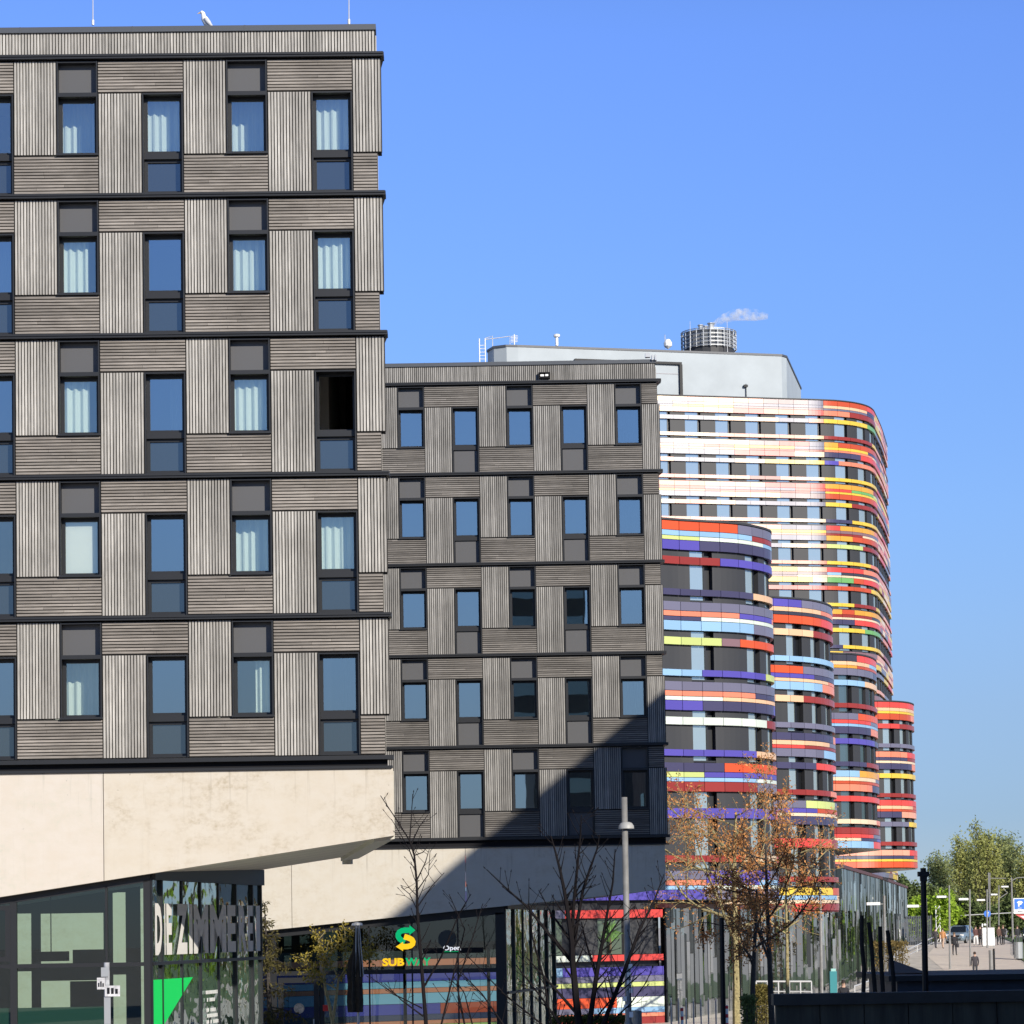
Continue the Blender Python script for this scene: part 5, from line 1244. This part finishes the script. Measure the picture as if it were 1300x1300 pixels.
# signs
BLUE = mat('sign_blue', (.03, .16, .62), .5)
p = at(1290, 1190, 180); o = thing('parking_sign', 'blue parking sign with white P above a red and white chevron at the right edge', 'sign', (p.x, 180, 0)); Y = 180
def rect(mb, x0, y0, x1, y1, d0, d1, mi=0): a = at(x0, y1, Y); b = at(x1, y0, Y); mb.box(a.x - p.x, b.x - p.x, d0, d1, a.z, b.z, mi)
mb = MB(); rect(mb, 1287, 1140, 1308, 1160, 0, .04, 0); mb.build('white_panel', WHITE, o); mb = MB(); rect(mb, 1288, 1141, 1307, 1154.5, -.01, -.002); mb.build('blue_panel', BLUE, o)
mb = MB(); a = at(1292.4, 1151, Y); b = at(1297.2, 1145, Y); add_text(mb, 'P', b.x - a.x, b.z - a.z, lambda v: Vector((a.x - p.x + v.x, -.02, a.z + v.z)), bold=.05)
c = at(1294.8, 1146.6, Y)
band(mb, [(c.x - p.x + .20 * math.cos(t_), c.z - .08 + .20 * math.sin(t_)) for t_ in [PI * (.15 + .7 * k / 10) for k in range(11)]], .05, 0, -.022, -.012)
rect(mb, 1292, 1152.6, 1297, 1153.2, -.02, -.012); mb.build('parking_symbol', WHITE, o)
mb = MB(); rect(mb, 1292, 1156.3, 1298.5, 1157.3, -.004, -.001); mb.build('small_print', DKST, o)
mb = MB(); q = [at(1289, 1161, Y), at(1308, 1161, Y), at(1308, 1172, Y)]; mb.ext_y([(v_.x - p.x, v_.z) for v_ in q], 0, .04); mb.build('red_chevron', mat('sign_red', (.62, .10, .10), .5), o)
mb = MB(); q = [at(1295, 1163, Y), at(1301, 1163, Y), at(1306, 1168, Y), at(1306, 1169.5, Y)]; mb.ext_y([(v_.x - p.x, v_.z) for v_ in q], -.01, -.002); mb.build('white_stripe', WHITE, o)
mb = MB(); x_ = at(1306, 1190, Y).x - p.x; mb.cyl(x_, .1, 0, at(1300, 1140, Y).z, .06, 8); mb.build('pole', GREYL, o)
p = at(1253, 1160, 247); o = thing('round_sign', 'round blue traffic sign on the pole above the white pillar', 'sign', (p.x, 246.8, p.z))
mb = MB(); mb.tube([(0, 0, 0), (0, .05, 0)], .30, 20); mb.build('disc', BLUE, o); mb = MB(); mb.ext_y([(-.02, -.18), (.06, -.18), (.06, .05), (.14, .05), (.02, .2), (-.1, .05), (-.02, .05)], -.01, -.002); mb.build('white_symbol', WHITE, o)
p = at(1255, 1201, 250); o = thing('advertising_pillar', 'white poster pillar with the number 19 on top, beside the ramp', 'pillar', (p.x, 250, gz(250))); a = at(1247.5, 1201, 250); b = at(1262, 1178, 250); g0 = gz(250); hw = (b.x - a.x) / 2; h = b.z - g0
mb = MB(); mb.box(-hw, hw, -.2, .2, .12, h); mb.build('body', WHITE, o); mb = MB(); mb.box(-hw - .03, hw + .03, -.22, .22, 0, .12); mb.box(-hw, hw, -.2, .2, h, h + .08); mb.build('plinth', GREYL, o)
mb = MB()
for x_ in (-hw * .6, hw * .25):
    for z in (.4, .75, 1.1): mb.box(x_, x_ + hw * .4, -.212, -.203, z, z + .2)
mb.build('posters', mat('faint_poster', (.62, .63, .64), .6), o)
mb = MB(); add_text(mb, '19', .42, .30, lambda v: Vector((v.x - .55, -.05, h + .1 + v.z)), bold=.06); mb.build('number', WHITE, o)
for k, (x0, y0, x1, y1, Y, lab) in enumerate(((1118, 1222, 1189, 1188, 205, 'pale handrail running up the left side of the ramp'), (1085, 1252, 1140, 1232, 160, 'pale handrail at the foot of the glass wall'), (960, 1246, 1030, 1246, 128, 'low pale railing on the pavement before the glass wall'))):
    p = at(x0, y0, Y); q = at(x1, y1, Y + (50 if k == 0 else 20 if k == 1 else 0)); o = thing('handrail', lab, 'railing', (p.x, p.y, 0), 0, None); mb = MB()
    mb.tube([(0, 0, p.z), (q.x - p.x, q.y - p.y, q.z)], .045, 6); mb.tube([(0, 0, p.z - .45), (q.x - p.x, q.y - p.y, q.z - .45)], .03, 5); mb.build('rails', PALEST, o)
    for r_ in range(6): t_ = r_ / 5; x_, y_ = (q.x - p.x) * t_, (q.y - p.y) * t_; mb = MB(); mb.cyl(x_, y_, gz(p.y + y_), p.z + (q.z - p.z) * t_, .035, 6); mb.build('post', PALEST, o)
p = at(1058, 1254, 132); o = thing('recycling_bin', 'teal upright bin on the pavement left of the timber stakes', 'bin', (p.x, 132, gz(132))); TEAL = mat('teal_paint', (.03, .22, .24), .5); zt = at(1058, 1233, 132).z - gz(132)
mb = MB(); mb.box(-.16, .16, -.15, .15, 0, zt); mb.build('body', TEAL, o); mb = MB(); mb.box(-.10, .12, -.12, .12, zt, zt + .12); mb.build('lid', mat('pale_teal', (.3, .55, .5), .5), o)
mb = MB(); 
for px0 in (1290,):
    p = at(1293, 1205, 215); o = thing('bin', 'grey cylindrical bin on the grass verge at the right edge', 'bin', (p.x, 215, gz(215))); mb.cyl(0, 0, .1, at(1293, 1196, 215).z - gz(215), .35, 14); mb.build('drum', STEEL, o); mb = MB(); mb.cyl(0, 0, 0, .1, .2, 10); mb.build('foot', DKST, o)
for px, y0, lab in ((1262, 1218, 'short dark stake at the verge edge'), (1258, 1220, 'grey bollard at the end of the ramp')):
    p = at(px, y0, 200); mb = MB(); mb.cyl(p.x, 200, gz(200), p.z + .75, .07 if 'dark' in lab else .14, 8); tag(mb.build('bollard', DKST if 'dark' in lab else GREYL), lab, 'bollard')
# ------------------------------------------------------------------ car
def car(label, x, y, z, rz, paint):
    o = thing('parked_car', label, 'car', (x, y, z), rz)
    def loft(secs, m, name, parent, cap=True):
        mb = MB(); n = len(secs[0])
        for s_ in secs: mb.v.extend(s_)
        for k in range(len(secs) - 1):
            for q in range(n): q2 = (q + 1) % n; mb.f.append((k * n + q, k * n + q2, (k + 1) * n + q2, (k + 1) * n + q)); mb.m.append(0)
        mb.f.append(tuple(range(n))[::-1]); mb.m.append(0); mb.f.append(tuple((len(secs) - 1) * n + q for q in range(n))); mb.m.append(0)
        return mb.build(name, m, parent, False)
    def sec(Yl, w, zb, zt):  # rounded rect in x,z
        r = .14
        return [(-w + r, Yl, zb), (w - r, Yl, zb), (w, Yl, zb + r), (w + .01, Yl, (zb + zt) / 2), (w - .03, Yl, zt - .08), (w - .14, Yl, zt), (-w + .14, Yl, zt), (-w + .03, Yl, zt - .08), (-w - .01, Yl, (zb + zt) / 2), (-w, Yl, zb + r)]
    loft([sec(-2.3, .72, .38, .72), sec(-2.22, .86, .26, .86), sec(-1.9, .92, .22, .98), sec(-1.0, .93, .22, 1.06), sec(1.0, .93, .22, 1.06), sec(2.0, .90, .25, 1.02), sec(2.28, .82, .34, .95)], paint, 'body', o)
    def cs(Yl, w0, w1, z0, z1): return [(-w0, Yl, z0), (w0, Yl, z0), (w1, Yl + 0, z1), (-w1, Yl, z1)]
    mb = MB(); B0 = [(-.86, -1.15, 1.03), (.86, -1.15, 1.03), (.86, 2.1, 1.0), (-.86, 2.1, 1.0)]; T0 = [(-.66, -.35, 1.58), (.66, -.35, 1.58), (.66, 1.6, 1.58), (-.66, 1.6, 1.58)]
    mb.v.extend(B0 + T0)
    for f in ((0, 1, 5, 4), (1, 2, 6, 5), (2, 3, 7, 6), (3, 0, 4, 7)): mb.f.append(f); mb.m.append(0)
    mb.build('windows', mirror('car_glass', (.01, .012, .015), .12) if 'car_glass' not in MATS else MATS['car_glass'], o)
    mb = MB(); mb.v.extend([(-.68, -.40, 1.575), (.68, -.40, 1.575), (.68, 1.65, 1.575), (-.68, 1.65, 1.575), (-.56, -.2, 1.66), (.56, -.2, 1.66), (.56, 1.5, 1.66), (-.56, 1.5, 1.66)])
    for f in ((0, 1, 5, 4), (1, 2, 6, 5), (2, 3, 7, 6), (3, 0, 4, 7), (4, 5, 6, 7)): mb.f.append(f); mb.m.append(0)
    for s_ in (-1, 1):
        mb.tube([(s_ * .87, -1.15, 1.03), (s_ * .67, -.35, 1.585)], .04, 5); mb.tube([(s_ * .87, .5, 1.04), (s_ * .67, .5, 1.585)], .04, 5); mb.tube([(s_ * .87, 2.1, 1.0), (s_ * .67, 1.6, 1.585)], .06, 5)
    mb.build('roof', paint, o)
    for sx in (-1, 1):
        for yy in (-1.42, 1.4):
            mb = MB(); mb.tube([(sx * .74, yy, .34), (sx * .95, yy, .34)], .34, 16); w = mb.build('wheel', mat('tyre', (.012, .012, .012), .8), o); mb = MB(); mb.tube([(sx * .951, yy, .34), (sx * .962, yy, .34)], .22, 12); mb.build('rim', STEEL, w)
        mb = MB(); mb.box(sx * .52, sx * .86, -2.27, -2.16, .70, .84); mb.build('headlight', WHITE, o)
        mb = MB(); mb.box(sx * .92, sx * 1.08, -.85, -.72, 1.02, 1.16); mb.build('mirror', paint, o)
    mb = MB(); mb.box(-.46, .46, -2.325, -2.2, .60, .76); mb.box(-.6, .6, -2.33, -2.2, .36, .46); mb.build('grille', BLACK, o)
    mb = MB(); mb.box(-.26, .26, -2.34, -2.326, .47, .58); mb.build('number_plate', WHITE, o)
p = at(1219, 1196, 268); car('grey blue parked car facing the ramp, bright headlight', p.x, 268, 2.32, math.radians(-22), mat('car_blue', (.20, .26, .31), .25, .3))
p = at(1306, 1197, 262); car('dark car cut by the right edge behind the parking sign', p.x + .4, 262, 2.27, math.radians(-10), mat('car_dark', (.02, .022, .03), .25, .2))
# ------------------------------------------------------------------ people
SKIN = mat('skin', (.45, .28, .20), .6)
def person(label, px, py, Y, rz, top, legs, hair, stride=.16, bag=None, arm=.12, shoe=(.03, .03, .03), zb=None):
    p = at(px, py, Y); o = thing('person', label, 'person', (p.x, Y, gz(Y) if zb is None else zb), rz, 'people on the street')
    V = [(0, 0, .95), (0, 0, 1.15), (0, .01, 1.38), (0, 0, 1.50), (0, -.02, 1.60), (0, -.02, 1.70)]; R_ = [.15, .15, .17, .065, .09, .085]; E = [(0, 1), (1, 2), (2, 3), (3, 4), (4, 5)]
    for s_ in (-1, 1):
        i = len(V); st = s_ * stride
        V += [(s_ * .10, 0, .88), (s_ * .10, -st * .6, .50), (s_ * .10, -st, .09), (s_ * .11, -st - .17, .04)]; R_ += [.095, .065, .045, .04]; E += [(0, i), (i, i + 1), (i + 1, i + 2), (i + 2, i + 3)]
        i = len(V); V += [(s_ * .20, 0, 1.40), (s_ * .25, st * .3, 1.12), (s_ * .24, st * .6 - arm, .88), (s_ * .235, st * .6 - arm - .03, .79)]; R_ += [.062, .05, .04, .035]; E += [(2, i), (i, i + 1), (i + 1, i + 2), (i + 2, i + 3)]
    me = bpy.data.meshes.new('body'); me.from_pydata(V, E, []); ob = bpy.data.objects.new('body_src', me); COL.objects.link(ob)
    sk = ob.modifiers.new('s', 'SKIN')
    for k, r_ in enumerate(R_): me.skin_vertices[0].data[k].radius = (r_, r_ * (.75 if k in (0, 1, 2) else 1))
    me.skin_vertices[0].data[0].use_root = True
    ss = ob.modifiers.new('u', 'SUBSURF'); ss.levels = 1; ss.render_levels = 1
    dg = bpy.context.evaluated_depsgraph_get(); m2 = bpy.data.meshes.new_from_object(ob.evaluated_get(dg)); bpy.data.objects.remove(ob)
    b = bpy.data.objects.new('body', m2); COL.objects.link(b); b.parent = o
    m2.materials.clear()
    for m in (SKIN, mat('cloth_%d%d%d' % tuple(int(c * 99) for c in top), top, .9), mat('cloth_%d%d%d' % tuple(int(c * 99) for c in legs), legs, .9), mat('shoe_leather', shoe, .6)): m2.materials.append(m)
    for f in m2.polygons:
        c = f.center; f.use_smooth = True
        f.material_index = 0 if c.z > 1.49 or (abs(c.x) > .19 and c.z < .86 and c.z > .7) else 1 if c.z > .90 or abs(c.x) > .19 and c.z > .7 else 2 if c.z > .1 else 3
    mb = MB(); mb.lathe(0, .0, [(.0, 1.80), (.06, 1.785), (.095, 1.74), (.105, 1.68), (.09, 1.62)], 10); h = mb.build('hair', mat('hair_%d' % int(hair[0] * 300), hair, .8), o, True)
    mb = MB(); mb.tube([(0, -.10, 1.655), (0, -.125, 1.64)], [.018, .012], 5); mb.tube([(-.03, -.1, 1.61), (.03, -.1, 1.61)], .008, 4); mb.build('face', SKIN, o)
    if bag: mb = MB(); mb.box(.2, .34, -.15, .15, .62, .9); mb.tube([(.27, 0, .9), (.18, 0, 1.42)], .015, 4); mb.build('bag', mat('bag_dark', (.015, .015, .02), .6), o)
    return o
BK = (.018, .018, .022)
person('person in black walking down the ramp with a bag at the hip', 1212, 1212, 222, .1, BK, (.02, .02, .026), (.12, .08, .05), .12, True)
person('person in a tan orange jacket walking by the left handrail', 1197, 1203, 246, 2.6, (.50, .24, .10), (.45, .32, .24), (.05, .03, .02), .2)
person('person in a dark jacket walking ahead of the tan jacket', 1188, 1202, 248, 2.7, (.05, .045, .05), (.06, .06, .07), (.03, .02, .02), .2)
person('person in a dark hooded coat low on the ramp, seen from behind', 1238, 1234, 196, PI, (.05, .048, .05), (.04, .04, .045), (.05, .045, .05), .05, zb=at(1238, 1208, 196).z - 1.8)
person('person in a maroon top and white trousers left of the white pillar', 1239, 1203, 256, .4, (.10, .045, .04), (.72, .72, .70), (.02, .015, .012), .16)
person('person in dark clothes half behind the white pillar', 1245, 1204, 257, -.4, (.05, .03, .03), BK, (.02, .015, .012), .1)
person('person in a brown jacket right of the white pillar, in a pair', 1268.5, 1203, 256, .5, (.11, .06, .045), BK, (.03, .02, .015), .12)
person('person in black of the pair right of the white pillar', 1274, 1203, 257, -.5, (.03, .028, .03), BK, (.16, .10, .06), .1)
person('person in dark clothes at the right edge by the dark car', 1292, 1200, 255, .2, (.03, .03, .034), (.08, .08, .09), (.03, .02, .02), .1)
person('dark haired person before the glass wall, head just above the dark wall', 1071, 1262, 126, .2, (.02, .02, .025), BK, (.02, .016, .014), .0)
# bicycle on the pavement
def bike(label, px, Y, m):
    p = at(px, 1250, Y); o = thing('bicycle', label, 'bicycle', (p.x, Y, gz(Y)), .15)
    for x_ in (-.52, .52):
        mb = MB(); mb.tube([(x_ + .33 * math.cos(a), 0, .34 + .33 * math.sin(a)) for a in [2 * PI * k / 18 for k in range(19)]], .018, 5, cap=False)
        for k in range(5): a = PI * k / 5; mb.tube([(x_ - .32 * math.cos(a), 0, .34 - .32 * math.sin(a)), (x_ + .32 * math.cos(a), 0, .34 + .32 * math.sin(a))], .004, 3)
        mb.build('wheel', BLACK, o)
    mb = MB()
    for a, b in (((-.52, .34), (-.12, .82)), ((-.12, .82), (.38, .84)), ((.38, .84), (-.05, .32)), ((-.05, .32), (-.12, .9)), ((-.05, .32), (-.52, .34)), ((.36, .95), (.52, .34))): mb.tube([(a[0], 0, a[1]), (b[0], 0, b[1])], .02, 5)
    mb.build('frame', m, o)
    mb = MB(); mb.box(-.24, .0, -.06, .06, .9, .95); mb.build('saddle', BLACK, o); mb = MB(); mb.tube([(.36, -.25, 1.0), (.36, 0, .98), (.36, .25, 1.0)], .015, 5); mb.build('handlebar', BLACK, o)
bike('green bicycle parked on the pavement left of the grey pole', 1030, 127, mat('bike_green', (.05, .25, .15), .5)); bike('teal bicycle parked between the grey pole and the teal bin', 1047, 129, TEAL)

for k in range(8):
    px = 852 + k * 9.5; Y = 113; p = at(px, 1290, Y); mb = MB(); zt = at(px, 1268, Y).z
    lab = 'low steel bike stand hoop on the pavement before the mirrored glass wall'
    mb.tube([(p.x, Y, 0), (p.x, Y, zt - .1), (p.x + .02, Y + .15, zt), (p.x + .05, Y + .75, zt), (p.x + .06, Y + .9, zt - .1), (p.x + .06, Y + .9, 0)], .028, 6)
    o = mb.build('bike_stand', STEEL); tag(o, lab, 'bike stand', 'bike stands before the glass wall')
